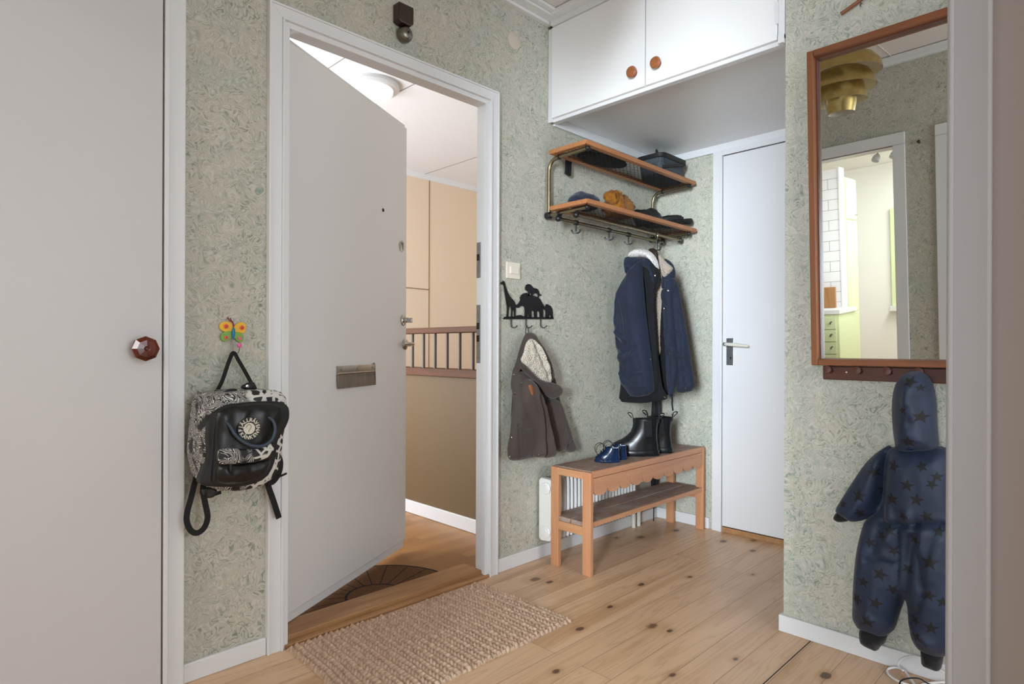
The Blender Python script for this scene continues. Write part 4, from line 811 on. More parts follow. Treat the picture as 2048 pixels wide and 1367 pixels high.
MB().box((r0 + .03, 1.935, zr0_ + .02), (r1, 1.950, zr1 - .02)).build('back_panel', M['rad'], t, .003)
vz = at(1278, 957, y=1.90).z
v_ = MB().lathe((r1 - .01, 1.905, vz), (1, 0, 0), [(.012, 0), (.012, .02), (.016, .022), (.016, .045), (.01, .05)], 16).build('valve', M['steel'], t, smooth=True)
MB().lathe((r1 + .042, 1.905, vz), (1, 0, 0), [(.020, 0), (.024, .01), (.026, .045), (.024, .062), (.0, .066)], 22).build('thermostat_head', M['rad'], v_, smooth=True)
for x_ in (2.905, 2.955): MB().cyl((x_, 1.953, 0), (x_, 1.953, vz if x_ < 2.93 else .15), .011, 14).build('pipe', M['old_white'], t, smooth=True)
MB().tube([(2.955, 1.953, .14), (2.955, 1.953, .155), (2.94, 1.953, .16), (2.80, 1.95, .16)], .011, 12).build('pipe', M['old_white'], t, smooth=True)

# umbrella standing in the corner behind the bench
def stick(name, label, cat, p0, p1, prof, mat, n=18, pleats=0):
    p0, p1 = Vector(p0), Vector(p1); d = p1 - p0; t = thing(name, label, cat, p0)
    return t, d
t, d = stick('umbrella', 'long folded black umbrella standing on its tip in the niche corner', 'umbrella', (3.088, 1.941, 0), (3.100, 1.934, .62), None, None)
m = MB(); u = d.normalized(); a_ = u.orthogonal().normalized(); b_ = u.cross(a_)
rings = []
for f, r in ((.20, .006), (.26, .014), (.45, .022), (.62, .027), (.76, .036), (.84, .040), (.87, .034), (.93, .026), (1.12, .022), (1.3, .014)):
    rings.append([Vector((3.088, 1.941, 0)) + d * f + (a_ * math.cos(k * PI / 16) + b_ * math.sin(k * PI / 16)) * r * (1 + .14 * math.cos(k * PI / 16 * 8)) for k in range(32)])
m.loft(rings).build('canopy', M['black_nylon'], t, smooth=60)
MB().tube([Vector((3.088, 1.941, .002)), Vector((3.088, 1.941, 0)) + d * .21], [.003, .0045], 10).build('tip', M['black'], t, smooth=True)
MB().tube(catmull([Vector((3.088, 1.941, 0)) + d * 1.2, Vector((3.088, 1.941, 0)) + d * 1.4, Vector((3.105, 1.930, .90)), Vector((3.09, 1.928, .93)), Vector((3.068, 1.926, .90)), Vector((3.066, 1.926, .87))], 5), .007, 10).build('crook_handle', M['black'], t, smooth=True)

# shoes and boots: lofted footprint rings
def foot_ring(c, dirv, heel, toe, w, z, n=28, toe_r=.55, yaw=0):
    """egg-shaped ring from heel to toe along dirv; widest at the ball of the foot"""
    d = Vector((dirv[0], dirv[1], 0)).normalized(); s = Vector((-d.y, d.x, 0)); out = []
    L = (toe - heel) / 2; mid = (toe + heel) / 2
    for k in range(n):
        a = 2 * PI * k / n; ca, sa = math.cos(a), math.sin(a)
        x = mid + L * (abs(ca) ** .85) * (1 if ca >= 0 else -1)
        u = (x - heel) / (toe - heel + 1e-6); wid = w * (.82 + .22 * math.sin(PI * min(1, u * .95)) * (u > .3) if toe - heel > w * 2.2 else 1.0)
        out.append(Vector((c[0], c[1], 0)) + d * x + s * (wid * sa) + Vector((0, 0, z)))
    return out
def boot(c, dirv, label, z0):
    t = thing('rubber_boot', label, 'boot', (c[0], c[1], z0), group='pair of black rubber ankle boots')
    R = lambda *a: foot_ring(c, dirv, *a)
    MB().loft([R(-.055, .190, .044, z0 + .0005), R(-.058, .195, .047, z0 + .008), R(-.058, .195, .047, z0 + .026), R(-.055, .190, .044, z0 + .030)]).build('sole', M['rubber'], t, smooth=50)
    MB().loft([R(-.053, .188, .043, z0 + .029), R(-.052, .186, .043, z0 + .045), R(-.050, .174, .042, z0 + .060), R(-.048, .150, .041, z0 + .072), R(-.047, .124, .040, z0 + .085), R(-.046, .105, .040, z0 + .100), R(-.046, .086, .040, z0 + .120), R(-.048, .077, .041, z0 + .145), R(-.052, .074, .043, z0 + .170), R(-.054, .074, .044, z0 + .186), R(-.050, .070, .040, z0 + .184), R(-.046, .066, .036, z0 + .150)]).build('upper', M['rubber'], t, smooth=70)
    d = Vector((dirv[0], dirv[1], 0)).normalized(); s = Vector((-d.y, d.x, 0)); C = Vector((c[0], c[1], 0))
    for sg in (1, -1):
        P = [C + d * (x_) + s * sg * w_ + Vector((0, 0, z0 + z_)) for x_, w_, z_ in ((.0, .0415, .100), (.002, .0430, .140), (.004, .0455, .180))]
        ribbon('elastic_gusset', P, .040, s * sg, M['rib_black'], t, .0015)
    for xx, out_ in ((-.053, -1), (.073, 1)):
        P = [C + d * xx + Vector((0, 0, z0 + .165)), C + d * (xx + out_ * .002) + Vector((0, 0, z0 + .195)), C + d * (xx + out_ * .010) + Vector((0, 0, z0 + .212)), C + d * (xx + out_ * .026) + Vector((0, 0, z0 + .214)), C + d * (xx + out_ * .022) + Vector((0, 0, z0 + .204)), C + d * (xx + out_ * .008) + Vector((0, 0, z0 + .190))]
        lp = ribbon('pull_loop', P, .020, d, M['webbing'], t, .0018, wdir=s)
        ribbon('loop_lining', [C + d * (xx + out_ * .009) + Vector((0, 0, z0 + .207)), C + d * (xx + out_ * .024) + Vector((0, 0, z0 + .209))], .016, d, M['logo_cream'], lp, .0008, 2, wdir=s)
BT = BZ + .0025
boot((2.685, 1.722), (-.45, .62), 'black rubber ankle boot nearer the front edge of the bench', BT)
boot((2.815, 1.722), (-.30, .80), 'black rubber ankle boot behind the nearer one, right end of the bench', BT)
def baby_shoe(c, dirv, label):
    t = thing('baby_shoe', label, 'shoe', (c[0], c[1], BT), group='pair of navy baby shoes')
    R = lambda *a: foot_ring(c, dirv, *a)
    MB().loft([R(-.042, .074, .030, BT), R(-.045, .078, .032, BT + .004), R(-.045, .078, .032, BT + .011), R(-.043, .076, .030, BT + .013)]).build('sole', M['navy_leather'], t, smooth=50)
    up = MB().loft([R(-.043, .075, .030, BT + .012), R(-.043, .073, .031, BT + .024), R(-.041, .060, .030, BT + .036), R(-.040, .042, .029, BT + .046), R(-.040, .028, .028, BT + .058), R(-.041, .022, .028, BT + .070), R(-.038, .018, .024, BT + .069), R(-.036, .016, .022, BT + .05)]).build('upper', M['navy_leather'], t, smooth=60)
    d = Vector((dirv[0], dirv[1], 0)).normalized(); s = Vector((-d.y, d.x, 0)); C = Vector((c[0], c[1], BT))
    MB().loft([[C + d * x_ + s * y_ + Vector((0, 0, z_)) for y_ in (-.014, 0, .014)] for x_, z_ in ((.052, .043), (.036, .056), (.024, .072), (.020, .080))], cap=False, closed=False).build('tongue', M['navy_leather'], t, smooth=True)
    for x_, z_ in ((.046, .049), (.036, .058), (.027, .069)): MB().tube(catmull([C + d * x_ + s * (-.016) + Vector((0, 0, z_ - .004)), C + d * x_ + Vector((0, 0, z_ + .004)), C + d * x_ + s * .016 + Vector((0, 0, z_ - .004))], 4), .0017, 6).build('lace', M['black'], t, smooth=True)
    for sg in (1, -1):
        MB().tube(catmull([C + d * .028 + Vector((0, 0, .074)), C + d * .045 + s * sg * .016 + Vector((0, 0, .088)), C + d * .066 + s * sg * .030 + Vector((0, 0, .078)), C + d * .072 + s * sg * .036 + Vector((0, 0, .055)), C + d * .060 + s * sg * .040 + Vector((0, 0, .030)), C + d * .03 + s * sg * .044 + Vector((0, 0, .004))], 5), .0015, 6).build('lace', M['black'], t, smooth=True)
    ribbon('lining', [C + d * (-.036) + Vector((0, 0, .0705)), C + d * (-.030) + s * .02 + Vector((0, 0, .0705)), C + d * (-.008) + s * .0265 + Vector((0, 0, .0705))], .004, (0, 0, 1), M['shoe_white'], t, .001)
baby_shoe((2.405, 1.748), (-.55, .60), 'small navy leather baby shoe nearer the front edge of the bench')
baby_shoe((2.494, 1.768), (-.50, .64), 'small navy leather baby shoe on the right, beside the toe of a boot')

# hat rack
HX0, HX1 = 2.165, 3.147
t = thing('hat_rack', 'two-tier beech and brass hat rack with black mesh shelves', 'hat rack', ((HX0 + HX1) / 2, YA, 1.62))
def shelf(z, ya, yb):
    w_, h_ = .032, .022
    vs = lambda pts: [(x, y, z - h_ / 2) for x, y in pts]
    a, b = (HX0, ya), (HX1, yb)
    for pts in (((HX0, ya), (HX1, ya), (HX1 - w_, ya + w_), (HX0 + w_, ya + w_)), ((HX1, yb), (HX0, yb), (HX0 + w_, yb - w_), (HX1 - w_, yb - w_)), ((HX0, yb), (HX0, ya), (HX0 + w_, ya + w_), (HX0 + w_, yb - w_)), ((HX1, ya), (HX1, yb), (HX1 - w_, yb - w_), (HX1 - w_, ya + w_))):
        MB().prism(vs(pts), (0, 0, h_)).build('shelf_rail', M['rack_wood'], t, .005)
    m = MB(); x0, x1, y0, y1 = HX0 + w_ - .004, HX1 - w_ + .004, ya + w_ - .004, yb - w_ + .004; st = .0215; zz_ = z - .008
    def clipline(p, q):
        m.tube([p, q], .0012, 4)
    H_ = y1 - y0; k = x0 - H_ * 1.6
    while k < x1:
        for sg in (1, -1):
            xa, xb = (k, k + H_ * 1.6); ya_, yb_2 = (y0, y1) if sg == 1 else (y1, y0)
            ta = max(0, (x0 - xa) / (xb - xa)); tb = min(1, (x1 - xa) / (xb - xa))
            if tb - ta > .02: clipline((xa + (xb - xa) * ta, ya_ + (yb_2 - ya_) * ta, zz_ + sg * .0006), (xa + (xb - xa) * tb, ya_ + (yb_2 - ya_) * tb, zz_ + sg * .0006))
        k += st * 1.6
    m.build('mesh', M['black_iron'], t)
ZT, ZL = 1.922, 1.657
shelf(ZT, 1.712, 1.938); shelf(ZL, 1.705, 1.932)
for x in (HX0 + .035, HX1 - .04):
    MB().tube(catmull([(x, 1.965, ZL - .02), (x, 1.965, ZL + .05), (x, 1.965, ZT - .10), (x, 1.962, ZT - .06), (x, 1.945, ZT - .034), (x, 1.915, ZT - .024), (x, 1.86, ZT - .021), (x, 1.735, ZT - .018)], 6), .0095, 14).build('tube_bracket', M['brass'], t, smooth=True)
    MB().lathe((x, 1.738, ZT - .018), (0, -1, 0), [(.010, 0), (.0135, .002), (.0135, .010), (.010, .014), (.005, .017), (0, .0175)], 18).build('end_knob', M['black'], t, smooth=True)
    MB().lathe((x, 1.905, ZT - .023), (0, -1, 0), [(.0115, 0), (.0115, .010)], 16).build('clamp', M['black'], t, smooth=True)
    MB().tube([(x, 1.968, ZL - .024), (x, 1.735, ZL - .020)], .0085, 14).build('tube_bracket', M['brass'], t, smooth=True)
    MB().lathe((x, 1.74, ZL - .020), (0, -1, 0), [(.0095, 0), (.0125, .002), (.0125, .010), (.010, .014), (0, .017)], 18).build('end_knob', M['black'], t, smooth=True)
    MB().lathe((x, 1.905, ZL - .024), (0, -1, 0), [(.0115, 0), (.0115, .014)], 16).build('clamp', M['black'], t, smooth=True); MB().lathe((x, 1.96, ZL - .024), (0, -1, 0), [(.017, -.02), (.017, .004), (.012, .008)], 18).build('wall_flange', M['black'], t, smooth=True)
    for y_, zr_ in ((1.80, 1.612), (1.90, 1.608)):
        MB().cyl((x + .01, y_, ZL - .02), (x + .01, y_, zr_), .006, 12).build('drop_link', M['black'], t, smooth=True)
RF, RB = (1.80, 1.612), (1.90, 1.608)
for nm, (y_, z_), xa, xb in (('front_rail', RF, 2.200, 3.130), ('hook_rail', RB, 2.190, 3.105)):
    MB().cyl((xa, y_, z_), (xb, y_, z_), .0085, 14).build(nm, M['brass'], t, smooth=True)
    for x_, sx in ((xa, -1), (xb, 1)): MB().lathe((x_, y_, z_), (sx, 0, 0), [(.010, -.012), (.013, -.010), (.015, -.002), (.013, .006), (.007, .011), (0, .012)], 18).build('end_knob', M['black'], t, smooth=True)
for hp_ in (1152, 1218, 1257, 1314):
    x = at(hp_, 450, y=1.9).x
    hk_ = MB().lathe((x, 1.9, 1.608), (1, 0, 0), [(.0125, -.009), (.0125, .009)], 16).build('coat_hook', M['black'], t, smooth=True)
    m = MB(); m.cyl((x, 1.9, 1.60), (x, 1.9, 1.567), .0042, 10); m.tube(catmull([(x + a_ * .021 * .55, 1.9 - a_ * .021 * .83, z_) for a_, z_ in ((-1, 1.574), (-.85, 1.563), (-.35, 1.557), (0, 1.561), (.35, 1.557), (.85, 1.563), (1, 1.574))], 4), .0042, 8)
    m.build('prong', M['black'], hk_, smooth=True)
# things on the rack
def blob(name, mat, parent, c, rx, ry, rz, n=20, amp=.01, sc=14, cut=.15, seed=0):
    rings = []
    for i in range(1, n):
        th = PI * i / n
        rings.append([Vector((c[0] + math.cos(k * PI / 14) * math.sin(th) * rx, c[1] + math.sin(k * PI / 14) * math.sin(th) * ry, c[2] + max(-cut, -math.cos(th)) * rz)) for k in range(28)])
    m = MB().loft(rings); vs = []
    for v in m.v:
        v = Vector(v); k = noise.fractal(v * sc + Vector((seed, seed, 0)), 1, 2.2, 3); d_ = (v - Vector(c)); d_.z *= 1.5
        w = v + d_.normalized() * k * amp; w.z = max(w.z, c[2] - cut * rz); vs.append(w)
    m.v = vs; return m.build(name, mat, parent, smooth='all')
t_top, t_low = ZT - .0062, ZL - .0062
t = thing('felt_hat', 'black brimmed hat lying on the top mesh shelf', 'hat', (2.45, 1.83, t_top))
hm = MB().lathe((2.47, 1.826, t_top), (0, 0, 1), [(.075, .001), (.078, .004), (.076, .008), (.068, .012), (.064, .036), (.05, .050), (.0, .053)], 40); hm.v = [(2.44 + (v[0] - 2.47) * 2.2, v[1], v[2]) for v in hm.v]; hm.build('hat_body', M['black_nylon'], t, smooth=50)
ribbon('strap', [(2.42, 1.875, t_top + .020), (2.39, 1.900, t_top + .032), (2.36, 1.940, t_top + .034), (2.345, 1.963, t_top + .012), (2.34, 1.963, t_top - .03), (2.335, 1.962, t_top - .062)], .036, (0, -1, 0), M['black_nylon'], t, .006)
# basket bag
t = thing('mesh_basket', 'charcoal mesh bicycle basket on the right end of the top shelf', 'basket', (3.0, 1.83, t_top))
def rrect(cx, cy, hx_, hy_, r, z, n=6):
    out = []
    for qx, qy, a0 in ((1, 1, 0), (-1, 1, PI / 2), (-1, -1, PI), (1, -1, 3 * PI / 2)):
        for k in range(n + 1): a = a0 + k * PI / 2 / n; out.append(Vector((cx + qx * (hx_ - r) + r * math.cos(a), cy + qy * (hy_ - r) + r * math.sin(a), z)))
    return out
BCX, BCY = 2.975, 1.826
MB().loft([rrect(BCX, BCY, .112, .066, .03, t_top + .001), rrect(BCX, BCY, .116, .069, .03, t_top + .02), rrect(BCX, BCY, .128, .080, .035, t_top + .118), rrect(BCX, BCY, .124, .076, .033, t_top + .118), rrect(BCX, BCY, .112, .064, .03, t_top + .02)]).build('basket_wall', M['grey_mesh'], t, smooth=40)
MB().loft([rrect(BCX, BCY, .129, .085, .036, t_top + .098), rrect(BCX, BCY, .132, .088, .037, t_top + .102), rrect(BCX, BCY, .132, .088, .037, t_top + .122), rrect(BCX, BCY, .125, .081, .034, t_top + .124), rrect(BCX, BCY, .124, .076, .034, t_top + .100)], cap=False).build('rim', M['black_nylon'], t, smooth=40)
ribbon('band', [(BCX - .118, BCY - .079, t_top + .045), (BCX, BCY - .0835, t_top + .075), (BCX + .10, BCY - .0885, t_top + .098)], .014, (0, -1, 0), M['black_nylon'], t, .002)
for dx_, s_ in ((-.085, 1), (.10, -1)): ribbon('carry_handle', [(BCX + dx_, BCY - .03, t_top + .116), (BCX + dx_ + .012 * s_, BCY - .015, t_top + .145), (BCX + dx_ + .04 * s_, BCY, t_top + .150), (BCX + dx_ + .065 * s_, BCY + .01, t_top + .135), (BCX + dx_ + .06 * s_, BCY + .02, t_top + .116)] if dx_ < 0 else [(BCX + .05, BCY - .02, t_top + .116), (BCX + .055, BCY - .02, t_top + .136), (BCX + .10, BCY - .015, t_top + .140), (BCX + .112, BCY - .01, t_top + .116)], .03 if dx_ < 0 else .012, (0, -1, 0), M['black_nylon'], t, .002)
# lower shelf
q = at(1140, 396, y=1.86)
t1 = blob('knit_hat', M['navy_knit'], None, (2.285, 1.818, t_low + .032), .085, .066, .046, amp=.012, sc=22, cut=.62, seed=3); tag(t1, 'dark navy knitted hat at the left end of the lower shelf', 'hat')
t = thing('knit_scarf', 'mustard orange knitted scarf bundled on the lower shelf', 'scarf', (2.55, 1.83, t_low))
blob('scarf_body', M['orange_knit'], t, (2.56, 1.818, t_low + .045), .095, .064, .066, amp=.022, sc=26, cut=.64, seed=9)
blob('scarf_end', M['orange_knit'], t, (2.49, 1.80, t_low + .088), .045, .04, .036, amp=.012, sc=30, cut=1, seed=2)
for k in range(16):
    a = random.uniform(0, 2 * PI); P0 = Vector((2.487 + .03 * math.cos(a), 1.79 + .02 * math.sin(a), t_low + .11)); P1 = P0 + Vector((random.uniform(-.03, .05), -.018 + random.uniform(-.02, .01), random.uniform(-.05, .012))); MB().tube(catmull([P0, (P0 + P1) / 2 + Vector((0, -.006, .010)), P1], 4), .0022, 6).build('fringe', M['orange_knit'], t, smooth=True)
t2 = blob('peaked_cap', M['black_nylon'], None, (2.83, 1.818, t_low + .034), .105, .062, .056, amp=.018, sc=16, cut=.57, seed=5); tag(t2, 'black soft cap in the middle of the lower shelf, right of the mustard scarf', 'cap')
t = thing('folding_umbrella', 'short black folding umbrella at the right end of the lower shelf', 'umbrella', (3.06, 1.80, t_low))
ua, ub = Vector((2.972, 1.845, t_low + .046)), Vector((3.10, 1.750, t_low + .056)); dd_ = ub - ua; a_ = Vector((0, 0, 1)); b_ = dd_.cross(a_).normalized()
MB().loft([[ua + dd_ * f + (a_ * math.cos(k * PI / 14) + b_ * math.sin(k * PI / 14)) * r * (1 + .16 * math.cos(k * PI / 14 * 7)) for k in range(28)] for f, r in ((0, .010), (.03, .024), (.35, .032), (.7, .033), (.86, .028), (.87, .022))]).build('canopy', M['black_nylon'], t, smooth=60)
MB().tube([ua + dd_ * .8, ua + dd_ * 1.02, ua + dd_ * 1.2, ua + dd_ * 1.24], [.012, .016, .017, .012], 16).build('grip', M['black'], t, smooth=True)

# navy parka on a hanger
zn = lambda pts: zoomed(pts, 1200, 470, .27812)
X1_, X2_, X3_, X4_ = 2.70, 2.745, 2.80, 2.85
hb_ = Plane(x=2.80)
t = thing('clothes_hanger', 'dark wooden clothes hanger with wire hook holding the navy parka', 'clothes hanger', (2.80, 1.80, 1.5))
hx_ = 2.875
MB().tube(catmull([(hx_, 1.795, 1.50), (hx_, 1.795, 1.575), (hx_ + .004, 1.790, 1.592), (hx_ + .004, 1.790, 1.606), (hx_, 1.788, 1.617), (hx_, 1.797, 1.6265), (hx_, 1.806, 1.6235), (hx_, 1.814, 1.612)], 5), .0017, 8).build('hook', M['steel'], t, smooth=True)
puff('hanger_bar', Plane(x=2.86), zn([(345, 105), (375, 92), (400, 100), (418, 125), (425, 200), (418, 330), (395, 300), (380, 180)]), M['bakelite'], t, front=.012, back=.008, edge=.012, rim=.004, rough=0)
t = thing('parka', 'long navy parka with cream pile lining hanging on the hat rack', 'jacket', (2.8, 1.75, .75))
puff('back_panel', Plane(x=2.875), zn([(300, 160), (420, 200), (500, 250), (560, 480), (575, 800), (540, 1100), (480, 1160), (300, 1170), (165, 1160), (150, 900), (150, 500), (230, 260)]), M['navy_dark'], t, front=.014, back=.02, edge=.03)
puff('lining', Plane(x=2.845), zn([(405, 200), (450, 200), (452, 330), (446, 450), (436, 600), (430, 760), (438, 850), (412, 872), (398, 640), (392, 480), (405, 350)]), M['pile'], t, front=.004, back=.004, edge=.02)
puff('sleeve', Plane(x=2.80), zn([(500, 290), (545, 315), (572, 400), (602, 570), (640, 810), (668, 990), (686, 1116), (562, 1139), (552, 1100), (560, 980), (552, 850), (530, 650), (510, 480)]), M['navy'], t, front=.045, back=.02, edge=.05, folds=[(zn([(560, 420), (600, 800), (620, 1110)]), -.006, .014), (zn([(560, 1080), (682, 1060)]), -.004, .006), (zn([(590, 560), (640, 1000)]), .006, .012), (zn([(570, 700), (620, 730)]), -.006, .009), (zn([(580, 860), (645, 880)]), .006, .009), (zn([(580, 990), (650, 960)]), -.005, .009)])
puff('front_panel', Plane(x=2.77), zn([(455, 300), (490, 330), (525, 300), (538, 330), (530, 400), (528, 500), (542, 650), (563, 850), (567, 960), (552, 1050), (526, 1152), (505, 1170), (492, 1100), (484, 980), (478, 850), (468, 650), (458, 500), (442, 440), (448, 395), (480, 370)]), M['navy'], t, front=.030, back=.010, edge=.032, rim=.003, folds=[(zn([(468, 470), (490, 850), (512, 1150)]), .004, .005), (zn([(485, 480), (510, 850), (528, 1100)]), -.006, .008), (zn([(500, 700), (540, 780)]), .007, .014), (zn([(500, 830), (555, 870)]), .006, .010)])
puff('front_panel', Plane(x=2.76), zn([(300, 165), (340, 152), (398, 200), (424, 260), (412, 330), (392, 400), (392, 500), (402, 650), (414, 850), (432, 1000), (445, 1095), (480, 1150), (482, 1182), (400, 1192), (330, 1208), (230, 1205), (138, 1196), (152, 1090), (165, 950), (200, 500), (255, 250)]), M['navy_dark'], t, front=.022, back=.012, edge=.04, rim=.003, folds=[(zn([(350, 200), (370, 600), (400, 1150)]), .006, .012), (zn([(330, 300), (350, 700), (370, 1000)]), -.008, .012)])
puff('sleeve', Plane(x=2.705), zn([(298, 172), (235, 238), (165, 345), (120, 440), (118, 600), (121, 790), (148, 872), (155, 950), (160, 1060), (205, 1120), (236, 1170), (390, 1145), (386, 1050), (372, 900), (352, 750), (332, 600), (318, 430), (308, 320), (306, 220)]), M['navy'], t, front=.062, back=.02, edge=.085, rim=.003, fscale=16, rough=.003, folds=[(zn([(240, 250), (300, 560), (340, 900), (360, 1140)]), .006, .02), (zn([(150, 745), (190, 790), (260, 790)]), -.012, .014), (zn([(160, 700), (210, 740)]), .010, .012), (zn([(160, 880), (220, 900), (290, 850)]), .009, .014), (zn([(210, 1060), (300, 1085), (380, 1075)]), .006, .012), (zn([(225, 1150), (390, 1120)]), -.004, .005), (zn([(130, 600), (170, 720)]), .006, .014), (zn([(200, 960), (240, 1040)]), -.006, .016), (zn([(170, 480), (210, 640), (200, 720)]), -.007, .012), (zn([(240, 420), (280, 620), (290, 760)]), .006, .012), (zn([(290, 820), (330, 960), (350, 1100)]), -.006, .012), (zn([(140, 830), (200, 850), (250, 830)]), -.008, .009), (zn([(180, 990), (240, 1000), (330, 980)]), .006, .010), (zn([(160, 560), (150, 660)]), -.006, .010)])
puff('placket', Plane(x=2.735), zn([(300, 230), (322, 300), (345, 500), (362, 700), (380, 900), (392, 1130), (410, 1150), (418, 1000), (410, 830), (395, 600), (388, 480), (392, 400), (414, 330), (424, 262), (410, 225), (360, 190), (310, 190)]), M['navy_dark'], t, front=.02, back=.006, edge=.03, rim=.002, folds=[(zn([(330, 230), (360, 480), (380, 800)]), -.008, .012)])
hd = puff('hood', Plane(x=2.755), zn([(180, 166), (216, 152), (260, 150), (305, 158), (390, 170), (425, 262), (428, 330), (405, 395), (390, 330), (370, 260), (310, 232), (240, 250), (197, 300), (184, 232)]), M['navy'], t, front=.05, back=.015, edge=.05, folds=[(zn([(190, 180), (250, 230), (330, 200)]), -.008, .010), (zn([(300, 170), (385, 240), (415, 340)]), .008, .010)])
puff('hood_lining', Plane(x=2.745), zn([(212, 162), (225, 124), (262, 100), (312, 97), (362, 116), (396, 150), (416, 190), (427, 250), (405, 222), (368, 176), (320, 158), (260, 164)]), M['pile_white'], hd, front=.05, back=.01, edge=.03, rough=.002)
puff('collar', Plane(x=2.80), zn([(458, 162), (505, 186), (532, 222), (544, 275), (530, 330), (495, 372), (450, 400), (448, 330), (460, 240)]), M['navy'], t, front=.030, back=.01, edge=.03)
puff('collar_lining', Plane(x=2.775), zn([(424, 130), (452, 160), (470, 188), (520, 228), (524, 245), (492, 290), (460, 308), (446, 270), (430, 205)]), M['pile'], t, front=.022, back=.006, edge=.022, folds=[(zn([(445, 190), (462, 290)]), -.008, .010)])
for p in ((395, 290), (488, 397), (462, 530), (494, 850), (363, 890), (465, 1165), (613, 1100)): stud(t, [o for o in t.children if o.type == 'MESH'], zn([p])[0], .0055, M['steel'])
q = Plane(x=2.745); rp = [q.w(q.px(p)) for p in zn([(514, 1140), (520, 1180), (519, 1215), (525, 1262)])]; ribbon('zip_pull', rp, .007, (-1, 0, 0), M['navy_dark'], t, .0015)

# mirror with wooden frame, tilted forward at the top
t_tilt = .053; MIRW, MIRH = .62, 1.03
mz0 = at(1623, 728, x=2.165).z; my1 = at(1623, 728, x=2.165).y
t = thing('mirror', 'tall wall mirror in a deep teak frame tilted forward above the peg rail', 'mirror', (2.215, my1, mz0), (0, -t_tilt, 0))
fw, fd = .020, .052
for nm, a, b in (('frame_side', (-fd, -fw, 0), (0, 0, MIRH)), ('frame_side', (-fd, -MIRW, 0), (0, -MIRW + fw, MIRH)), ('frame_rail', (-fd, -MIRW + fw, 0), (0, -fw, fw)), ('frame_rail', (-fd, -MIRW + fw, MIRH - fw), (0, -fw, MIRH))):
    box(nm, a, b, M['teak' if nm == 'frame_side' else 'teak_h'], t, .0025, True)
m = MB(); m.box((-.030, -fw - .004, fw), (-.016, -fw, MIRH - fw)); m.box((-.030, -MIRW + fw, MIRH - fw - .004), (-.016, -fw - .004, MIRH - fw)); m.build('inner_fillet', M['dark_wood'], t, local=True)
box('glass', (-.016, -MIRW + fw, fw), (-.012, -fw, MIRH - fw), M['mirror'], t, 0, True)
box('backing', (-.011, -MIRW + .01, .01), (-.004, -.01, MIRH - .01), M['dark_wood'], t, 0, True)
# peg rail under the mirror
pa, pb = at(1646, 731, x=2.205), at(1646, 758, x=2.205)
t = thing('peg_rail', 'dark wooden peg rail with round pegs right below the mirror', 'peg rail', (2.215, pa.y, pb.z))
box('rail_board', (2.203, pa.y - .62, pb.z), (2.2245, pa.y, pa.z), M['dark_wood'], t, .003)
ypeg = [at(x, 743, x=2.17).y for x in (1655, 1714, 1774)]; dpg = ypeg[1] - ypeg[2]
zpeg = at(1715, 743, x=2.17).z
for y_ in ypeg + [ypeg[2] - dpg, ypeg[2] - 2 * dpg, ypeg[2] - 3 * dpg]:
    MB().lathe((2.205, y_, zpeg), (-1, 0, .12), [(.0085, 0), (.0075, .018), (.009, .030), (.0125, .036), (.0125, .042), (.0, .044)], 18).build('peg', M['dark_wood'], t, smooth=True)
q = at(1693, 744, x=2.202); MB().lathe((2.203, q.y, q.z), (-1, 0, 0), [(.0035, 0), (.0030, .0015), (0, .0015)], 12).build('screw', M['steel'], t, smooth=True)
# wooden wall stick above the mirror
p0, p1 = at(1682, 28, x=2.21), at(1735, -10, x=2.21)
t = thing('wooden_stick', 'thin wooden stick hung slanted on the wall above the mirror', 'stick', tuple(p0))
m = MB(); m.tube([p0, p1 + (p1 - p0) * .8], .0055, 8, flat=((0, 0, 1), 1.1)); m.build('rod', M['teak_h'], t); q = at(1722, 12, x=2.212); MB().tube([q + Vector((.01, 0, .012)), q + Vector((-.006, 0, .008)), q + Vector((-.008, 0, -.004))], .002, 8).build('hook', M['bell_metal'], t, smooth=True)

# star snowsuit
zs = lambda pts: zoomed(pts, 1600, 700, .4878)
st_ = lambda L: [((1600 + x * .4878, 700 + y * .4878), r * .4878 * 1.24, math.radians(a)) for x, y, r, a in L]
ST = [(480, 126, 26, 20), (403, 168, 25, 50), (518, 150, 16, 0), (455, 238, 17, 60), (520, 265, 27, 10), (412, 293, 25, 40), (475, 362, 25, 0), (410, 462, 25, 10), (527, 462, 23, 50), (470, 535, 26, 5), (405, 592, 26, -8), (508, 592, 26, 5), (585, 503, 22, 0), (566, 532, 22, 30), (455, 655, 18, 20), (545, 658, 25, 55), (400, 716, 22, 60), (365, 738, 20, 15), (500, 755, 22, 25), (592, 722, 22, 0), (315, 768, 21, 50), (415, 798, 22, 30), (262, 805, 22, 20), (562, 838, 31, 0), (362, 888, 28, 12), (293, 920, 22, 0), (470, 872, 24, 35), (246, 912, 18, 0), (410, 950, 24, 40), (558, 970, 26, 10), (265, 990, 22, 25), (343, 1003, 26, 15), (312, 1075, 28, 10), (390, 1055, 22, 50), (248, 1098, 22, -10), (500, 1138, 25, 40), (362, 1130, 21, 30), (565, 1100, 27, 0), (500, 1074, 18, 25), (462, 1160, 18, 0), (566, 1222, 26, 0), (610, 1000, 24, 0), (640, 860, 26, 10), (620, 600, 24, 40), (650, 1120, 24, 0)]
SS = [(263, 585, 28, 0), (254, 515, 18, 40), (325, 490, 22, 50), (190, 622, 17, 60), (262, 658, 20, 50), (312, 676, 20, 20), (352, 570, 22, 10), (205, 683, 16, 0)]
t = thing('snowsuit', "child's blue snowsuit with black stars hanging from the peg rail", 'snowsuit', (2.17, .5, .06))
PB_, PSL, PHD = Plane(x=2.175), Plane(x=2.185), Plane(x=2.155)
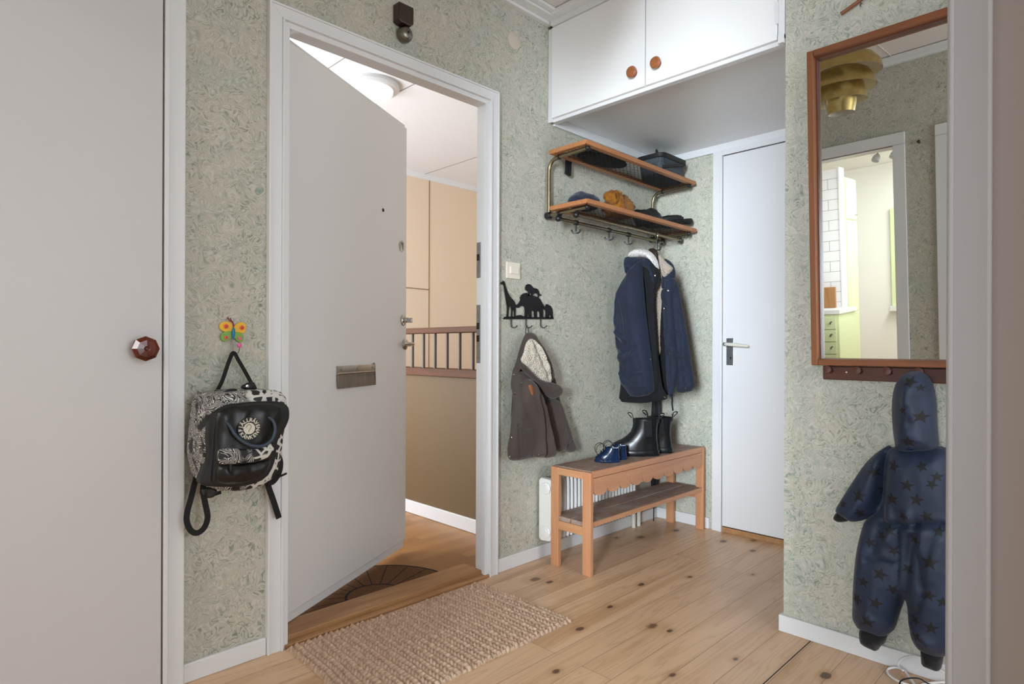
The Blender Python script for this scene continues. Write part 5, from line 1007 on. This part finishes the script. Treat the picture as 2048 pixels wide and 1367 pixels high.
puff('sleeve', PSL, zs([(372, 385), (340, 402), (300, 430), (262, 470), (222, 530), (180, 595), (145, 652), (158, 668), (190, 690), (216, 704), (266, 696), (322, 668), (365, 640), (400, 560), (400, 440)]), [M['suit'], M['star']], t, front=.05, back=.02, edge=.06, stars=st_(SS), folds=[(zs([(330, 430), (270, 600), (215, 680)]), .005, .014), (zs([(350, 560), (320, 640)]), -.010, .014), (zs([(370, 420), (345, 640)]), -.012, .016)])
puff('cuff', Plane(x=2.18), zs([(148, 664), (135, 688), (148, 700), (165, 706), (202, 699), (208, 684), (166, 664)]), M['rib_black'], t, front=.018, back=.012, edge=.02)
puff('sleeve', PSL, zs([(590, 400), (640, 430), (690, 520), (740, 660), (700, 710), (650, 690), (600, 560)]), [M['suit'], M['star']], t, front=.045, back=.02, edge=.05, stars=st_([(640, 520, 24, 0), (680, 620, 24, 20)]))
SF = [(zs([(430, 690), (432, 850), (428, 1010)]), -.006, .006), (zs([(360, 690), (430, 700), (520, 690), (600, 700)]), -.012, .010), (zs([(300, 840), (360, 832), (420, 850)]), -.005, .005), (zs([(500, 760), (520, 880), (535, 960), (500, 1060), (450, 1050)]), -.006, .006), (zs([(380, 620), (400, 700), (390, 760)]), .008, .012), (zs([(470, 640), (480, 720)]), .008, .010), (zs([(530, 720), (520, 800)]), .008, .012), (zs([(350, 700), (330, 800)]), -.007, .012), (zs([(490, 700), (470, 860), (450, 1000)]), -.008, .012), (zs([(270, 760), (250, 1000)]), .006, .018), (zs([(430, 980), (390, 1060), (350, 1120)]), -.006, .014), (zs([(300, 1060), (380, 1110)]), .006, .014), (zs([(380, 420), (360, 560), (350, 660)]), -.010, .014), (zs([(600, 760), (560, 900)]), .007, .018), (zs([(470, 1100), (560, 1170)]), .006, .014)]
puff('body', PB_, zs([(385, 392), (360, 412), (350, 470), (345, 560), (340, 640), (300, 672), (270, 692), (255, 740), (240, 800), (231, 870), (224, 950), (221, 1030), (219, 1085), (232, 1112), (248, 1135), (300, 1152), (340, 1167), (368, 1160), (390, 1142), (404, 1090), (418, 1050), (428, 1018), (434, 1012), (440, 1022), (446, 1060), (450, 1110), (457, 1160), (473, 1193), (495, 1217), (532, 1237), (577, 1250), (640, 1240), (672, 1190), (682, 1080), (680, 960), (665, 800), (645, 700), (640, 560), (640, 450), (610, 405), (570, 390)]), [M['suit'], M['star']], t, front=.085, back=.025, edge=.075, rim=.003, stars=st_(ST[7:]), folds=SF, rough=.002, grid=.008)
puff('hood', PHD, zs([(394, 378), (384, 300), (381, 220), (390, 152), (413, 108), (448, 86), (490, 84), (526, 104), (550, 150), (560, 210), (562, 290), (567, 350), (570, 396), (545, 408), (500, 412), (455, 415), (418, 412), (395, 400)]), [M['suit'], M['star']], t, front=.10, back=.035, edge=.075, rim=.003, stars=st_(ST[:7]), folds=[(zs([(480, 230), (478, 300)]), -.004, .006), (zs([(400, 380), (480, 392), (560, 380)]), -.008, .010), (zs([(480, 150), (470, 200), (490, 260)]), .007, .014), (zs([(520, 200), (545, 340)]), -.006, .012)], rough=.002, grid=.008)
stud(t, [o for o in t.children if o.type == 'MESH'], zs([(454, 404)])[0], .0075, M['navy_leather'])
puff('ankle_cuff', Plane(x=2.165), zs([(244, 1130), (246, 1190), (268, 1208), (300, 1222), (320, 1230), (330, 1212), (350, 1200), (360, 1158), (300, 1140)]), M['rib_black'], t, front=.045, back=.02, edge=.04)
puff('ankle_cuff', Plane(x=2.165), zs([(493, 1205), (497, 1250), (500, 1286), (540, 1302), (572, 1313), (582, 1298), (590, 1240), (540, 1220)]), M['rib_black'], t, front=.045, back=.02, edge=.04)

# cables by the skirting board
def cable(nm, pts, r, mat, label):
    tag(MB().tube(catmull(pts, 8), r, 8).build(nm, mat, smooth=True), label, 'cable')
fl_ = lambda px, py, z=.0035: at(px, py, z=z)
cable('power_cable', [fl_(1900, 1362, .02), fl_(1855, 1366), fl_(1830, 1371), fl_(1798, 1362), fl_(1778, 1349), fl_(1775, 1338, .006), fl_(1790, 1334, .012), fl_(1806, 1338, .014), fl_(1816, 1350, .010), fl_(1832, 1372)], .0034, M['cable_white'], 'white flat cable looped on the floor under the star snowsuit')
cable('power_cable', [at(1888, 1345, x=2.19), at(1862, 1328, x=2.195), at(1840, 1314, x=2.198), at(1816, 1313, x=2.198), at(1800, 1320, x=2.198), at(1797, 1330, x=2.195), at(1806, 1340, x=2.18)], .0032, M['cable_white'], 'white cable arched against the skirting board beneath the star snowsuit')
cable('power_cable', [fl_(1799, 1372), fl_(1801, 1362, .012), fl_(1815, 1356, .018), fl_(1838, 1356, .016), fl_(1856, 1366, .006), fl_(1880, 1374)], .0022, M['black'], 'thin black cable crossing the white cable on the floor')

# rugs
t = thing('jute_rug', 'braided natural jute rug on the pine floor at the door sill', 'rug', (1.32, 1.70, 0))
RX0, RX1, RY0, RY1 = .905, 1.742, 1.437, 1.962
def rug(nx=330, ny=210, p=.0205):
    vs, fs = [], []
    for j in range(ny + 1):
        for i in range(nx + 1):
            u, v = i / nx, j / ny
            x = RX0 + (RX1 - RX0) * u; y = RY0 + (RY1 - RY0) * v
            edge = min(u, 1 - u) * (RX1 - RX0), min(v, 1 - v) * (RY1 - RY0); e = min(edge)
            row = math.floor((x - RX0) / p); fr = (x - RX0) / p - row
            yy = y / (p * .86) + (.5 if row % 2 else 0) + (fr - .5) * (.75 if row % 2 else -.75)
            k = math.floor(yy); fy = yy - k
            hh = (math.sin(PI * fr) ** .7) * (.45 + .55 * math.sin(PI * fy) ** .8) * (.8 + .35 * noise.noise(Vector((row * 3.1, k * 1.7, 0))))
            z = .002 + .016 * hh; z *= min(1, e / .006) ** .5 if e < .006 else 1
            wob = .008 * noise.noise(Vector((x * 7, y * 7, 0))); ed = .005 * noise.noise(Vector((x * 90, y * 90, 3))) if e < .004 else 0
            skew = .012 * (1 - u) * 0
            vs.append((x + wob + ed + (y - RY1) * .028 * (1 - u) - .0, y + wob * .7 + ed - .014 * u * v, max(z, .0005)))
    for j in range(ny):
        for i in range(nx):
            a = j * (nx + 1) + i; fs.append((a, a + 1, a + nx + 2, a + nx + 1))
    m = MB(); m.add(vs, fs); return m
ro = rug().build('rug_weave', M['jute'], t, smooth='all')
MC = Vector((1.348, 2.122, 0)); RM = .347
mo = MB(); mo.loft([[(MC.x + r_ * math.cos(PI * k / 48), MC.y + r_ * math.sin(PI * k / 48), z_) for k in range(49)] for r_, z_ in ((RM, 0.0), (RM, .008), (RM - .003, .011))], cap=True)
mt = mo.build('door_mat', M['coir'], smooth=False); me_ = mt.data
for v in me_.vertices: v.co -= MC
mt.location = MC; tag(mt, 'half-round coir doormat with black sunburst ribs outside the door', 'doormat')

# pendant lamp, seen in the mirror
PX, PY = .90, 1.035
t = thing('pendant_lamp', 'tiered brass pendant lamp under the hall ceiling, seen in the mirror', 'pendant lamp', (PX, PY, 2.06))
def shade(prof):
    m = MB().lathe((PX, PY, 0), (0, 0, 1), prof, 48, cap=False); m.lathe((PX, PY, 0), (0, 0, 1), [(r - .0015, z) for r, z in prof[::-1]], 48, mi=1, cap=False); m.build('lamp_shade', [M['lamp_brass'], M['shade_inside']], t, smooth=50)
shade([(.060, 2.060), (.068, 2.10), (.072, 2.14), (.074, 2.165)]); shade([(.118, 2.115), (.114, 2.15), (.105, 2.19), (.09, 2.215)]); shade([(.160, 2.175), (.150, 2.215), (.128, 2.25), (.10, 2.27)]); shade([(.186, 2.245), (.180, 2.28), (.150, 2.318), (.10, 2.342), (.03, 2.35)])
MB().cyl((PX, PY, 2.10), (PX, PY, ZC), .004, 10).build('cord', M['old_white'], t); MB().lathe((PX, PY, ZC), (0, 0, -1), [(.05, 0), (.048, .03), (.01, .05)], 24).build('ceiling_cup', M['lamp_brass'], t, smooth=True)
MB().lathe((PX, PY, 2.12), (0, 0, 1), [(.0, 0), (.028, .015), (.034, .045), (.02, .08), (.014, .1)], 20).build('bulb', M['old_white'], t, smooth=True)
